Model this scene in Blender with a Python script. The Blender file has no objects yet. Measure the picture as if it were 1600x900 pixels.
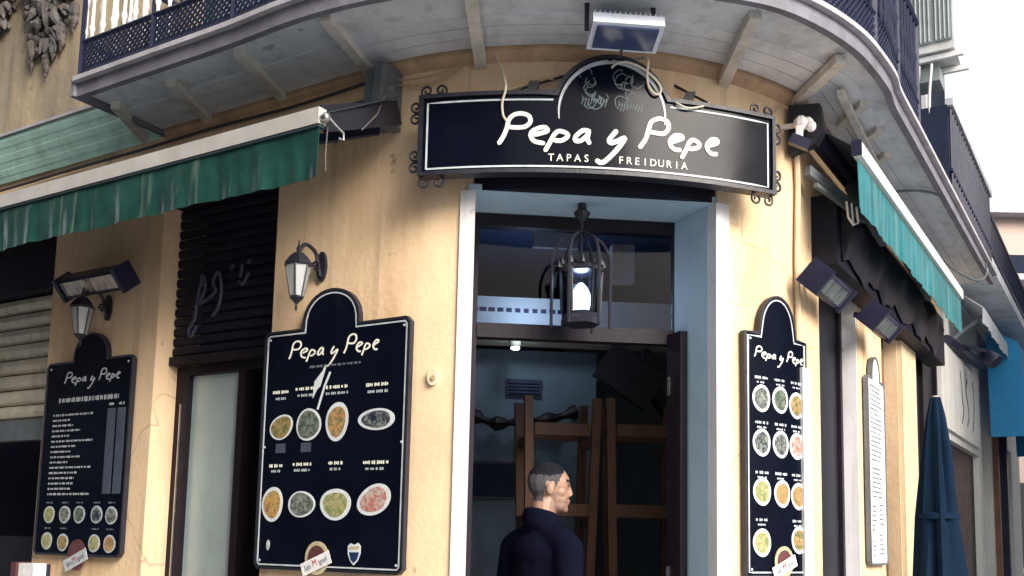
import bpy, math, random
from math import radians, sin, cos, pi
from mathutils import Vector, Matrix

random.seed(7)
scene = bpy.context.scene
col = scene.collection

# ------------------------------------------------------------------ camera
PITCH, ROLL = radians(7.0), radians(1.25)
cam_data = bpy.data.cameras.new("camera")
cam_data.sensor_width = 36.0
cam_data.lens = 36.0 * 1570.0 / 1600.0
cam_data.shift_y = 200.0 / 1600.0
cam_data.clip_start, cam_data.clip_end = 0.05, 2000.0
cam = bpy.data.objects.new("camera", cam_data)
col.objects.link(cam)
fw = Vector((0, cos(PITCH), sin(PITCH)))
u0, v0 = Vector((1, 0, 0)), Vector((0, -sin(PITCH), cos(PITCH)))
rt = u0 * cos(ROLL) + v0 * sin(ROLL)
up = -u0 * sin(ROLL) + v0 * cos(ROLL)
cam.matrix_world = Matrix(((rt.x, up.x, -fw.x, 0), (rt.y, up.y, -fw.y, 0), (rt.z, up.z, -fw.z, 1.6), (0, 0, 0, 1)))
scene.camera = cam

# ------------------------------------------------------------------ sky, sun, exposure
SUN_AZ, SUN_EL = radians(143.0), radians(28.0)      # azimuth clockwise from +Y
world = bpy.data.worlds.new("World")
scene.world = world
world.use_nodes = True
wn = world.node_tree
sky = wn.nodes.new("ShaderNodeTexSky")
sky.sky_type = 'NISHITA'
sky.sun_disc = False
sky.sun_elevation = SUN_EL
sky.sun_rotation = SUN_AZ
sky.air_density, sky.dust_density, sky.ozone_density = 2.0, 10.0, 1.0
bg = wn.nodes["Background"]
bg.inputs["Strength"].default_value = 0.15
hs = wn.nodes.new("ShaderNodeHueSaturation")
hs.inputs["Saturation"].default_value = 0.7          # thin bright overcast
wn.links.new(sky.outputs[0], hs.inputs["Color"])
veil = wn.nodes.new("ShaderNodeMix")                    # even cloud veil over the whole sky
veil.data_type = 'RGBA'
veil.inputs[0].default_value = 0.70
veil.inputs[7].default_value = (3.1, 3.35, 3.65, 1.0)
wn.links.new(hs.outputs[0], veil.inputs[6])
wn.links.new(veil.outputs[2], bg.inputs["Color"])
sun_data = bpy.data.lights.new("sun", 'SUN')
sun_data.energy, sun_data.angle, sun_data.color = 2.0, radians(30.0), (1.0, 0.95, 0.88)
sun = bpy.data.objects.new("sun", sun_data)
col.objects.link(sun)
sdir = Vector((sin(SUN_AZ) * cos(SUN_EL), cos(SUN_AZ) * cos(SUN_EL), sin(SUN_EL)))
sun.rotation_euler = sdir.to_track_quat('Z', 'Y').to_euler()
sun.location = sdir * 40
scene.view_settings.view_transform = 'Standard'
scene.view_settings.look = 'None'
scene.view_settings.exposure = 1.38
scene.view_settings.gamma = 1.0
scene.view_settings.use_curve_mapping = False
scene.render.engine = 'CYCLES'
scene.cycles.max_bounces = 8

# ------------------------------------------------------------------ the lie of the place (metres)
AL, AR = radians(-58.0), radians(32.0)                # directions in which the two facades run away
DL, DR = Vector((sin(AL), cos(AL))), Vector((sin(AR), cos(AR)))
NL, NR = -DR, -DL                                     # their outward normals
OL = Vector((-0.42574, 4.45))
RW = 1.7                                              # radius of the rounded corner
CW = OL + 0.3 * DL - RW * NL
TK = RW * radians(75.0)                               # arc length of the rounded corner
AZ0 = 212.0
CS, RS = Vector((0.172, 6.608)), 2.408                # the bent signboard


def azv(a):
    return Vector((sin(radians(a)), cos(radians(a))))


ORR = CW + RW * azv(AZ0 - 75.0)


def FAC(t, o, z):
    """facade: t runs left to right, o stands off the wall"""
    if t <= 0:
        q = OL + (0.3 - t) * DL + o * NL
    elif t <= TK:
        q = CW + (RW + o) * azv(AZ0 - math.degrees(t / RW))
    else:
        q = ORR + (t - TK) * DR + o * NR
    return (q.x, q.y, z)


def LF(s, o, z):
    q = OL + s * DL + o * NL
    return (q.x, q.y, z)


def RF(s, o, z):
    q = ORR + s * DR + o * NR
    return (q.x, q.y, z)


def ARC(a, o, z):
    q = CW + (RW + o) * azv(a)
    return (q.x, q.y, z)


def TA(a):
    return RW * radians(AZ0 - a)


ND = azv(174.5)
TD = Vector((-ND.y, ND.x))
OD = CW + RW * ND


def DOOR(u, d, z):
    q = OD - d * ND + u * TD
    return (q.x, q.y, z)


def SIGN(x, z, o=0.0):
    q = CS + (RS + o) * azv(174.5 - math.degrees(x / RS))
    return (q.x, q.y, z)


# ------------------------------------------------------------------ helpers
class MB:
    def __init__(self):
        self.v, self.f = [], []

    def add(self, vs, fs):
        n = len(self.v)
        self.v += [tuple(p) for p in vs]
        self.f += [tuple(i + n for i in f) for f in fs]
        return self

    def box(self, mp, a, b, c, na=1):
        vs, fs = [], []
        for i in range(na + 1):
            x = a[0] + (a[1] - a[0]) * i / na
            vs += [mp(x, b[0], c[0]), mp(x, b[1], c[0]), mp(x, b[1], c[1]), mp(x, b[0], c[1])]
        for i in range(na):
            k = 4 * i
            for j in range(4):
                fs.append((k + j, k + (j + 1) % 4, k + 4 + (j + 1) % 4, k + 4 + j))
        fs += [(3, 2, 1, 0), (4 * na, 4 * na + 1, 4 * na + 2, 4 * na + 3)]
        return self.add(vs, fs)

    def obox(self, c, ax, ay, az, h):
        c = Vector(c)
        vs = [c + ax * (h[0] * i) + ay * (h[1] * j) + az * (h[2] * k) for k in (-1, 1) for i, j in ((-1, -1), (1, -1), (1, 1), (-1, 1))]
        return self.add(vs, [(3, 2, 1, 0), (4, 5, 6, 7), (0, 1, 5, 4), (1, 2, 6, 5), (2, 3, 7, 6), (3, 0, 4, 7)])

    def bar(self, p, q, w, h, upv=Vector((0, 0, 1))):
        p, q = Vector(p), Vector(q)
        d = (q - p)
        L = d.length
        d.normalize()
        sx = d.cross(upv)
        if sx.length < 1e-4:
            sx = d.cross(Vector((1, 0, 0)))
        sx.normalize()
        sy = sx.cross(d)
        return self.obox((p + q) / 2, d, sx, sy, (L / 2, w / 2, h / 2))

    def tube(self, pts, r, n=6, closed=False):
        pts = [Vector(p) for p in pts]
        m = len(pts)
        rs = r if isinstance(r, (list, tuple)) else [r] * m
        vs, fs = [], []
        ref = None
        for i, p in enumerate(pts):
            if closed:
                d = pts[(i + 1) % m] - pts[i - 1]
            else:
                d = pts[min(i + 1, m - 1)] - pts[max(i - 1, 0)]
            if d.length < 1e-9:
                d = Vector((0, 0, 1))
            d.normalize()
            if ref is None:
                ref = d.orthogonal().normalized()
            ref = (ref - d * ref.dot(d))
            if ref.length < 1e-6:
                ref = d.orthogonal()
            ref.normalize()
            w = d.cross(ref)
            for k in range(n):
                a = 2 * pi * k / n
                vs.append(p + (ref * cos(a) + w * sin(a)) * rs[i])
        for i in range(m if closed else m - 1):
            for k in range(n):
                a, b = i * n, ((i + 1) % m) * n
                fs.append((a + k, a + (k + 1) % n, b + (k + 1) % n, b + k))
        if not closed:
            fs += [tuple(range(n - 1, -1, -1)), tuple((m - 1) * n + k for k in range(n))]
        return self.add(vs, fs)

    def lathe(self, prof, c, n=16, ax=None):
        c = Vector(c)
        ax = Vector(ax or (0, 0, 1)).normalized()
        e1 = ax.orthogonal().normalized()
        e2 = ax.cross(e1)
        vs, fs = [], []
        for r, h in prof:
            for k in range(n):
                a = 2 * pi * k / n
                vs.append(c + ax * h + (e1 * cos(a) + e2 * sin(a)) * max(r, 1e-4))
        for i in range(len(prof) - 1):
            for k in range(n):
                fs.append((i * n + k, i * n + (k + 1) % n, (i + 1) * n + (k + 1) % n, (i + 1) * n + k))
        fs += [tuple(range(n - 1, -1, -1)), tuple((len(prof) - 1) * n + k for k in range(n))]
        return self.add(vs, fs)

    def prism(self, poly, mp, d0, d1):
        n = len(poly)
        vs = [mp(x, y, d0) for x, y in poly] + [mp(x, y, d1) for x, y in poly]
        fs = [tuple(range(n - 1, -1, -1)), tuple(range(n, 2 * n))]
        for i in range(n):
            j = (i + 1) % n
            fs.append((i, j, n + j, n + i))
        return self.add(vs, fs)

    def ribbon(self, pts, w, mp, d0, d1, closed=False, taper=False):
        m = len(pts)
        vs, fs = [], []
        for i in range(m):
            a = pts[(i - 1) % m] if (closed or i > 0) else pts[0]
            b = pts[(i + 1) % m] if (closed or i < m - 1) else pts[-1]
            dx, dy = b[0] - a[0], b[1] - a[1]
            L = math.hypot(dx, dy) or 1
            nx, ny = -dy / L, dx / L
            ww = w[i] if isinstance(w, (list, tuple)) else w
            if closed:
                c0, c1 = pts[i - 1], pts[(i + 1) % m]
                ax, ay = pts[i][0] - c0[0], pts[i][1] - c0[1]
                la = math.hypot(ax, ay) or 1
                k = abs((ax * dx + ay * dy) / la / L)
                ww = ww / max(k, 0.6)
            x, y = pts[i]
            for sgn, d in ((1, d0), (-1, d0), (-1, d1), (1, d1)):
                vs.append(mp(x + sgn * nx * ww / 2, y + sgn * ny * ww / 2, d))
        for i in range(m if closed else m - 1):
            k, l = 4 * i, 4 * ((i + 1) % m)
            for j in range(4):
                fs.append((k + j, k + (j + 1) % 4, l + (j + 1) % 4, l + j))
        if not closed:
            fs += [(3, 2, 1, 0), (4 * m - 4, 4 * m - 3, 4 * m - 2, 4 * m - 1)]
        return self.add(vs, fs)

    def build(self, name, mat, parent=None, smooth=False, base=None):
        root = parent
        while root is not None and root.parent is not None:
            root = root.parent
        b = Vector(base) if base is not None else (Vector(root["_b"]) if root is not None else Vector((0, 0, 0)))
        me = bpy.data.meshes.new(name)
        me.from_pydata([(p[0] - b.x, p[1] - b.y, p[2] - b.z) for p in self.v], [], self.f)
        me.update()
        if smooth:
            me.polygons.foreach_set("use_smooth", [True] * len(me.polygons))
            me.set_sharp_from_angle(angle=radians(38))
        me.materials.append(mat)
        o = bpy.data.objects.new(name, me)
        col.objects.link(o)
        if parent is not None:
            o.parent = parent
        elif base is not None:
            o.location = b
            o["_b"] = tuple(b)
        else:
            o["_b"] = (0.0, 0.0, 0.0)
        return o


def tag(o, label=None, cat=None, group=None, kind=None):
    if label:
        o["label"] = label
    if cat:
        o["category"] = cat
    if group:
        o["group"] = group
    if kind:
        o["kind"] = kind
    return o


def thing(name, label, cat, loc, group=None):
    o = bpy.data.objects.new(name, None)
    o.empty_display_size = 0.1
    col.objects.link(o)
    o.location = loc
    o["_b"] = tuple(loc)
    return tag(o, label, cat, group)


def catmull(pts, n=6, closed=False):
    out = []
    m = len(pts)
    dim = len(pts[0])
    for i in range(m if closed else m - 1):
        if closed:
            p = [pts[(i + k) % m] for k in (-1, 0, 1, 2)]
        else:
            p = [pts[max(i - 1, 0)], pts[i], pts[i + 1], pts[min(i + 2, m - 1)]]
        for k in range(n):
            t = k / n
            out.append(tuple(0.5 * (2 * p[1][d] + (p[2][d] - p[0][d]) * t + (2 * p[0][d] - 5 * p[1][d] + 4 * p[2][d] - p[3][d]) * t * t
                                    + (3 * p[1][d] - p[0][d] - 3 * p[2][d] + p[3][d]) * t ** 3) for d in range(dim)))
    if not closed:
        out.append(tuple(pts[-1]))
    return out


def inset(poly, d):
    """move a counter-clockwise outline inwards"""
    out = []
    n = len(poly)
    for i in range(n):
        a, b, c = poly[i - 1], poly[i], poly[(i + 1) % n]
        e1 = Vector((b[0] - a[0], b[1] - a[1])).normalized()
        e2 = Vector((c[0] - b[0], c[1] - b[1])).normalized()
        n1, n2 = Vector((-e1.y, e1.x)), Vector((-e2.y, e2.x))
        m = n1 + n2
        if m.length < 1e-6:
            m = n1
        m.normalize()
        k = d / max(m.dot(n1), 0.5)
        out.append((b[0] + m.x * k, b[1] + m.y * k))
    return out


# ------------------------------------------------------------------ materials
def mat(name, c, rough=0.6, dlo=0.48, dhi=0.75, dz=0.35, metal=0.0, var=0.18, vs=3.0, bump=0.15, bs=60.0, streak=0.0, dirt=None, dirt_amt=0.0, coat=0.0, spec=0.5, translucent=0.0, ds=1.6, emit=0.0):
    m = bpy.data.materials.new(name)
    m.use_nodes = True
    nt = m.node_tree
    N, Lk = nt.nodes, nt.links
    b = N["Principled BSDF"]
    b.inputs["Roughness"].default_value = rough
    b.inputs["Metallic"].default_value = metal
    b.inputs["Specular IOR Level"].default_value = spec
    b.inputs["Coat Weight"].default_value = coat
    tc = N.new("ShaderNodeTexCoord")
    n1 = N.new("ShaderNodeTexNoise")
    n1.inputs["Scale"].default_value = vs
    n1.inputs["Detail"].default_value = 6
    n1.inputs["Roughness"].default_value = 0.65
    Lk.new(tc.outputs["Object"], n1.inputs["Vector"])
    mx = N.new("ShaderNodeMix")
    mx.data_type = 'RGBA'
    lo = tuple(max(x * (1 - var), 0) for x in c) + (1,)
    hi = tuple(min(x * (1 + var), 1) for x in c) + (1,)
    mx.inputs[6].default_value, mx.inputs[7].default_value = lo, hi
    rm = N.new("ShaderNodeMapRange")
    rm.inputs[1].default_value, rm.inputs[2].default_value = 0.3, 0.7
    Lk.new(n1.outputs[0], rm.inputs[0])
    Lk.new(rm.outputs[0], mx.inputs[0])
    out = mx.outputs[2]
    if dirt_amt > 0:
        mp = N.new("ShaderNodeMapping")
        mp.inputs["Scale"].default_value = (ds * 2.5, ds * 2.5, ds * (dz if streak else 1.0))
        Lk.new(tc.outputs["Object"], mp.inputs[0])
        n2 = N.new("ShaderNodeTexNoise")
        n2.inputs["Scale"].default_value = 1.6
        n2.inputs["Detail"].default_value = 8
        n2.inputs["Roughness"].default_value = 0.7
        Lk.new(mp.outputs[0], n2.inputs["Vector"])
        r2 = N.new("ShaderNodeMapRange")
        r2.inputs[1].default_value, r2.inputs[2].default_value = dlo, dhi
        r2.inputs[4].default_value = dirt_amt
        Lk.new(n2.outputs[0], r2.inputs[0])
        m2 = N.new("ShaderNodeMix")
        m2.data_type = 'RGBA'
        m2.inputs[7].default_value = tuple(dirt or (0.1, 0.08, 0.06)) + (1,)
        Lk.new(r2.outputs[0], m2.inputs[0])
        Lk.new(out, m2.inputs[6])
        out = m2.outputs[2]
    Lk.new(out, b.inputs["Base Color"])
    r3 = N.new("ShaderNodeMapRange")
    r3.inputs[3].default_value, r3.inputs[4].default_value = max(rough - 0.12, 0.02), min(rough + 0.12, 1)
    Lk.new(n1.outputs[0], r3.inputs[0])
    Lk.new(r3.outputs[0], b.inputs["Roughness"])
    if bump > 0:
        n3 = N.new("ShaderNodeTexNoise")
        n3.inputs["Scale"].default_value = bs
        n3.inputs["Detail"].default_value = 5
        Lk.new(tc.outputs["Object"], n3.inputs["Vector"])
        bp = N.new("ShaderNodeBump")
        bp.inputs["Strength"].default_value = bump
        bp.inputs["Distance"].default_value = 0.01
        Lk.new(n3.outputs[0], bp.inputs["Height"])
        Lk.new(bp.outputs[0], b.inputs["Normal"])
    if emit > 0:
        b.inputs["Emission Color"].default_value = tuple(c) + (1,)
        b.inputs["Emission Strength"].default_value = emit
    if translucent > 0:
        tr = N.new("ShaderNodeBsdfTranslucent")
        Lk.new(out, tr.inputs[0])
        ms = N.new("ShaderNodeMixShader")
        ms.inputs[0].default_value = translucent
        Lk.new(b.outputs[0], ms.inputs[1])
        Lk.new(tr.outputs[0], ms.inputs[2])
        Lk.new(ms.outputs[0], N["Material Output"].inputs[0])
    return m


def glass(name, tint, rough=0.03, alpha=0.12):
    m = bpy.data.materials.new(name)
    m.use_nodes = True
    nt = m.node_tree
    N, Lk = nt.nodes, nt.links
    N.remove(N["Principled BSDF"])
    tr = N.new("ShaderNodeBsdfTransparent")
    tr.inputs[0].default_value = tuple(tint) + (1,)
    gl = N.new("ShaderNodeBsdfGlossy")
    gl.inputs["Roughness"].default_value = rough
    fr = N.new("ShaderNodeFresnel")
    fr.inputs[0].default_value = 1.5
    ad = N.new("ShaderNodeMath")
    ad.operation = 'ADD'
    ad.inputs[1].default_value = alpha
    Lk.new(fr.outputs[0], ad.inputs[0])
    ms = N.new("ShaderNodeMixShader")
    Lk.new(ad.outputs[0], ms.inputs[0])
    Lk.new(tr.outputs[0], ms.inputs[1])
    Lk.new(gl.outputs[0], ms.inputs[2])
    Lk.new(ms.outputs[0], N["Material Output"].inputs[0])
    return m


def food(name, a, b_, c_, sc=75.0):
    m = bpy.data.materials.new(name)
    m.use_nodes = True
    nt = m.node_tree
    N, Lk = nt.nodes, nt.links
    tc = N.new("ShaderNodeTexCoord")
    vo = N.new("ShaderNodeTexVoronoi")
    vo.inputs["Scale"].default_value = sc
    nz = N.new("ShaderNodeTexNoise")
    nz.inputs["Scale"].default_value = 45.0
    nz.inputs["Detail"].default_value = 5
    Lk.new(tc.outputs["Object"], nz.inputs["Vector"])
    wv = N.new("ShaderNodeVectorMath")
    wv.operation = 'MULTIPLY_ADD'
    wv.inputs[1].default_value = (0.05, 0.05, 0.05)
    Lk.new(nz.outputs["Color"], wv.inputs[0])
    Lk.new(tc.outputs["Object"], wv.inputs[2])
    Lk.new(wv.outputs[0], vo.inputs["Vector"])
    sp = N.new("ShaderNodeSeparateColor")
    Lk.new(vo.outputs["Color"], sp.inputs[0])
    cr = N.new("ShaderNodeValToRGB")
    cr.color_ramp.interpolation = 'LINEAR'
    e = cr.color_ramp.elements
    e[0].color, e[0].position = tuple(a) + (1,), 0.0
    e[1].color, e[1].position = tuple(b_) + (1,), 0.4
    e2 = e.new(0.75)
    e2.color = tuple(c_) + (1,)
    Lk.new(sp.outputs[0], cr.inputs[0])
    mm = N.new("ShaderNodeMix")
    mm.data_type, mm.blend_type = 'RGBA', 'MULTIPLY'
    mm.inputs[0].default_value = 0.45
    Lk.new(cr.outputs[0], mm.inputs[6])
    Lk.new(nz.outputs[0], mm.inputs[7])
    Lk.new(mm.outputs[2], N["Principled BSDF"].inputs["Base Color"])
    N["Principled BSDF"].inputs["Roughness"].default_value = 0.3
    return m


M = {
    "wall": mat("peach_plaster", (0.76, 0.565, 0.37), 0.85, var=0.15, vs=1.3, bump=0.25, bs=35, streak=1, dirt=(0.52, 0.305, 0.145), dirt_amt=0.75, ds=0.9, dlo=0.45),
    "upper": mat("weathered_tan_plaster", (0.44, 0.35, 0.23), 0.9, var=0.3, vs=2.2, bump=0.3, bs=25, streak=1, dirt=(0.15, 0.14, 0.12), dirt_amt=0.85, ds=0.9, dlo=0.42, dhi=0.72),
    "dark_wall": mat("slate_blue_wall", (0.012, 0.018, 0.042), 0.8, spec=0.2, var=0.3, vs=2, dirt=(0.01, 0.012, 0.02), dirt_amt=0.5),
    "soffit": mat("grey_white_limewash", (0.66, 0.70, 0.75), 0.8, var=0.14, vs=2.2, bump=0.25, bs=20, dirt=(0.22, 0.22, 0.22), dirt_amt=0.6, ds=1.2),
    "soffit_board": mat("pale_board_paint", (0.68, 0.71, 0.76), 0.75, var=0.12, vs=5, bump=0.2, bs=30, dirt=(0.32, 0.32, 0.33), dirt_amt=0.5, ds=2),
    "beam": mat("chalky_beam_paint", (0.64, 0.61, 0.56), 0.8, var=0.15, vs=9, bump=0.2, dirt=(0.25, 0.2, 0.15), dirt_amt=0.5, ds=3),
    "green_board": mat("faded_turquoise_boards", (0.52, 0.82, 0.75), 0.7, var=0.15, vs=3, bump=0.25, bs=30, dirt=(0.26, 0.36, 0.22), dirt_amt=0.6, ds=2),
    "edge": mat("balcony_edge_stone", (0.17, 0.17, 0.21), 0.7, var=0.25, vs=6, bump=0.3, dirt=(0.08, 0.07, 0.07), dirt_amt=0.5, ds=2),
    "lip": mat("pale_balcony_lip", (0.42, 0.41, 0.45), 0.6, var=0.2, vs=8, bump=0.2, dirt=(0.2, 0.17, 0.16), dirt_amt=0.5, ds=2),
    "iron": mat("black_iron", (0.013, 0.014, 0.024), 0.45, var=0.3, vs=20, bump=0.15, spec=0.5),
    "rail": mat("navy_rail_paint", (0.014, 0.018, 0.045), 0.5, spec=0.3, var=0.3, vs=8, bump=0.15),
    "rail_white": mat("white_paint_and_lit_rail", (0.72, 0.72, 0.72), 0.5, var=0.12, vs=12, bump=0.1),
    "wood_strip": mat("tan_wood_moulding", (0.50, 0.33, 0.20), 0.7, var=0.2, vs=8, bump=0.2, dirt=(0.2, 0.13, 0.09), dirt_amt=0.6, ds=3),
    "sign": mat("black_enamel", (0.003, 0.004, 0.010), 0.16, var=0.3, vs=4, bump=0.03, bs=6, spec=0.10),
    "board": mat("navy_black_print", (0.003, 0.0045, 0.011), 0.22, var=0.3, vs=4, bump=0.03, bs=6, spec=0.10),
    "letter": mat("cream_letter_paint", (0.80, 0.80, 0.72), 0.5, var=0.08, vs=20, bump=0.1),
    "line": mat("silver_line_paint", (0.48, 0.53, 0.58), 0.45, var=0.2, vs=20, bump=0.05),
    "sketch": mat("faint_sketch_paint", (0.075, 0.12, 0.14), 0.5, var=0.3, vs=30, bump=0.0),
    "caption": mat("grey_caption_print", (0.42, 0.46, 0.50), 0.5, var=0.3, vs=40, bump=0.0),
    "caption_dim": mat("dim_caption_print", (0.14, 0.17, 0.20), 0.5, var=0.3, vs=40, bump=0.0),
    "price": mat("price_column_print", (0.055, 0.065, 0.10), 0.4, var=0.2, vs=30, bump=0.0),
    "plate": mat("white_plate_print", (0.62, 0.66, 0.70), 0.35, var=0.12, vs=20, bump=0.0),
    "white": mat("white_gloss_paint", (0.74, 0.74, 0.76), 0.5, var=0.07, vs=3, bump=0.1, streak=1, dirt=(0.40, 0.36, 0.30), dirt_amt=0.45, ds=1.4),
    "reveal": mat("sky_blue_reveal_paint", (0.42, 0.585, 0.72), 0.55, var=0.10, vs=2, bump=0.1, streak=1, dirt=(0.30, 0.40, 0.44), dirt_amt=0.4, ds=1.2),
    "frame": mat("dark_brown_frame", (0.011, 0.008, 0.014), 0.5, spec=0.2, var=0.3, vs=6, bump=0.1),
    "dark_metal": mat("dark_shutter_metal", (0.007, 0.008, 0.018), 0.6, metal=0.0, spec=0.25, var=0.3, vs=5, bump=0.15, dirt=(0.02, 0.02, 0.03), dirt_amt=0.3, ds=3),
    "pale_metal": mat("weathered_shutter_metal", (0.64, 0.59, 0.48), 0.55, metal=0.15, var=0.2, vs=7, bump=0.2, dirt=(0.17, 0.14, 0.10), dirt_amt=0.6, ds=3),
    "grey_metal": mat("grey_painted_steel", (0.14, 0.16, 0.18), 0.5, metal=0.3, var=0.2, vs=8, bump=0.1, dirt=(0.05, 0.05, 0.06), dirt_amt=0.5, ds=4),
    "alu": mat("white_awning_profile", (0.46, 0.45, 0.44), 0.4, var=0.12, vs=6, bump=0.05, dirt=(0.35, 0.31, 0.25), dirt_amt=0.5, ds=2),
    "chrome": mat("dull_chrome", (0.55, 0.55, 0.56), 0.25, metal=0.9, var=0.2, vs=10, bump=0.05),
    "canvas_l": mat("green_vinyl_shaded", (0.017, 0.076, 0.064), 0.24, var=0.35, vs=4, bump=0.3, bs=14, streak=1, dirt=(0.34, 0.42, 0.33), dirt_amt=0.6, ds=3.0, dlo=0.57, dhi=0.72, dz=0.12, translucent=0.22, spec=0.6),  # awning green in its shaded tone; pale streaks paint in crease highlights and wear
    "canvas_r": mat("green_vinyl_lit", (0.028, 0.20, 0.235), 0.35, var=0.25, vs=4, bump=0.25, bs=14, streak=1, dirt=(0.22, 0.40, 0.40), dirt_amt=0.7, ds=3.4, dlo=0.52, dhi=0.66, dz=0.12, translucent=0.22),  # same awning green as on the left, brighter light put into the colour
    "canvas_top": mat("dark_awning_cloth", (0.014, 0.03, 0.04), 0.8, var=0.2, vs=6, bump=0.2),
    "navy_cloth": mat("navy_parasol_cloth", (0.004, 0.015, 0.036), 0.85, spec=0.1, var=0.25, vs=5, bump=0.3, bs=25),
    "blue_cloth": mat("bright_blue_canvas", (0.03, 0.30, 0.62), 0.7, var=0.1, vs=4, bump=0.1, translucent=0.2),
    "white_cloth": mat("white_canvas", (0.66, 0.70, 0.76), 0.75, var=0.08, vs=4, bump=0.15, dirt=(0.45, 0.45, 0.47), dirt_amt=0.4, translucent=0.2),
    "lamp_glass": mat("frosted_lamp_glass", (0.55, 0.58, 0.60), 0.3, var=0.1, vs=15, bump=0.05, translucent=0.4),
    "lamp_lit": mat("glowing_lamp_glass", (0.86, 0.95, 1.0), 0.3, var=0.05, vs=15, bump=0.0, emit=1.3),
    "spot_lit": mat("lit_ceiling_spot", (0.85, 0.93, 1.0), 0.3, var=0.02, vs=15, bump=0.0, emit=14.0),
    "pane": glass("window_glass", (0.62, 0.70, 0.85), alpha=-0.032),
    "frosted": mat("frosted_green_glass", (0.33, 0.41, 0.43), 0.22, var=0.12, vs=1.5, bump=0.05, bs=4, spec=0.7, dirt=(0.14, 0.22, 0.22), dirt_amt=0.5, ds=0.9),
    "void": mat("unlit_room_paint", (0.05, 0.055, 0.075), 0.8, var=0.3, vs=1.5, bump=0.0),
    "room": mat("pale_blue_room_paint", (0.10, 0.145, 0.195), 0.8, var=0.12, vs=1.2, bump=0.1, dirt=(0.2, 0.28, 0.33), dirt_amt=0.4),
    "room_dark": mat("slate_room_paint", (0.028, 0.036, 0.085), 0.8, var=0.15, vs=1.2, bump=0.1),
    "room_white": mat("cream_room_plaster", (0.70, 0.68, 0.62), 0.8, var=0.08, vs=2, bump=0.1),
    "floor": mat("brown_floor_tile", (0.12, 0.08, 0.06), 0.5, var=0.2, vs=3, bump=0.1),
    "wood": mat("brown_varnished_wood", (0.085, 0.038, 0.018), 0.55, spec=0.3, var=0.3, vs=9, bump=0.15, bs=40),
    "door_wood": mat("red_brown_wood", (0.20, 0.09, 0.055), 0.55, var=0.25, vs=6, bump=0.2),
    "post": mat("cream_post_paint", (0.62, 0.50, 0.34), 0.75, var=0.12, vs=3, bump=0.2, streak=1, dirt=(0.3, 0.22, 0.15), dirt_amt=0.5),
    "cable": mat("pale_cable", (0.60, 0.55, 0.45), 0.6, var=0.15, vs=20, bump=0.0),
    "cable_dark": mat("black_cable", (0.03, 0.028, 0.035), 0.6, var=0.2, vs=20, bump=0.0),
    "cable_tan": mat("painted_over_cable", (0.42, 0.29, 0.18), 0.7, var=0.2, vs=20, bump=0.0),
    "ornament": mat("sooty_carved_stucco", (0.075, 0.07, 0.072), 0.9, var=0.5, vs=9, bump=0.8, bs=18, dirt=(0.20, 0.17, 0.12), dirt_amt=0.7, ds=3),
    "flood": mat("floodlight_white", (0.66, 0.72, 0.84), 0.4, var=0.1, vs=8, bump=0.05),
    "flood_glass": mat("floodlight_glass", (0.05, 0.07, 0.16), 0.15, var=0.2, vs=8, bump=0.0, spec=0.7),
    "heater": mat("heater_black", (0.012, 0.014, 0.04), 0.45, var=0.25, vs=9, bump=0.1),
    "heater_mesh": mat("heater_grille", (0.25, 0.30, 0.32), 0.4, metal=0.4, var=0.4, vs=18, bump=0.4, bs=90),
    "heater_glass": mat("heater_reflector", (0.55, 0.48, 0.40), 0.3, metal=0.3, var=0.5, vs=14, bump=0.3, bs=20),
    "paper": mat("weathered_paper", (0.78, 0.79, 0.80), 0.8, var=0.12, vs=6, bump=0.2, dirt=(0.35, 0.36, 0.38), dirt_amt=0.6, ds=4),
    "ink": mat("blue_grey_ink", (0.07, 0.10, 0.15), 0.7, var=0.4, vs=20, bump=0.0),
    "red": mat("red_print", (0.42, 0.04, 0.06), 0.45, var=0.15, vs=20, bump=0.0),
    "maroon": mat("maroon_print", (0.10, 0.035, 0.04), 0.4, var=0.2, vs=20, bump=0.0),
    "gold": mat("gold_print", (0.46, 0.40, 0.26), 0.4, var=0.25, vs=30, bump=0.0),
    "navy_print": mat("navy_print", (0.01, 0.03, 0.10), 0.4, var=0.2, vs=20, bump=0.0),
    "ac": mat("air_conditioner_cream", (0.55, 0.56, 0.56), 0.5, var=0.1, vs=5, bump=0.1, dirt=(0.3, 0.28, 0.25), dirt_amt=0.5, ds=2),
    "ac_grille": mat("air_conditioner_grille", (0.20, 0.24, 0.25), 0.5, var=0.2, vs=8, bump=0.1),
    "shop_white": mat("white_shopfront", (0.72, 0.72, 0.70), 0.7, var=0.08, vs=2, bump=0.15, streak=1, dirt=(0.42, 0.39, 0.33), dirt_amt=0.5, ds=1.2),
    "pink": mat("rose_beige_plaster", (0.52, 0.40, 0.36), 0.85, var=0.08, vs=1, bump=0.1),
    "asphalt": mat("pale_granite_setts", (0.25, 0.265, 0.295), 0.85, var=0.25, vs=3, bump=0.4, bs=80),
    "pavement": mat("pavement_stone", (0.30, 0.28, 0.25), 0.8, var=0.15, vs=2, bump=0.3, bs=30),
    "pavement_joint": mat("pavement_joint_sand", (0.16, 0.14, 0.12), 0.9, var=0.2, vs=5, bump=0.2),
    "opposite": mat("pale_grey_render", (0.16, 0.16, 0.17), 0.85, var=0.1, vs=1, bump=0.1),
    "kerb": mat("kerb_granite", (0.34, 0.33, 0.31), 0.7, var=0.2, vs=20, bump=0.2),
    "bell": mat("cream_plastic", (0.70, 0.60, 0.42), 0.4, var=0.1, vs=20, bump=0.0),
    "tv": mat("black_plastic", (0.008, 0.009, 0.016), 0.5, var=0.2, vs=8, bump=0.0),
    "green_door": mat("green_balcony_door", (0.03, 0.25, 0.20), 0.45, var=0.2, vs=5, bump=0.1),
    "balcony_floor": mat("balcony_floor", (0.3, 0.3, 0.3), 0.8, var=0.2, vs=3, bump=0.1),
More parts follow.
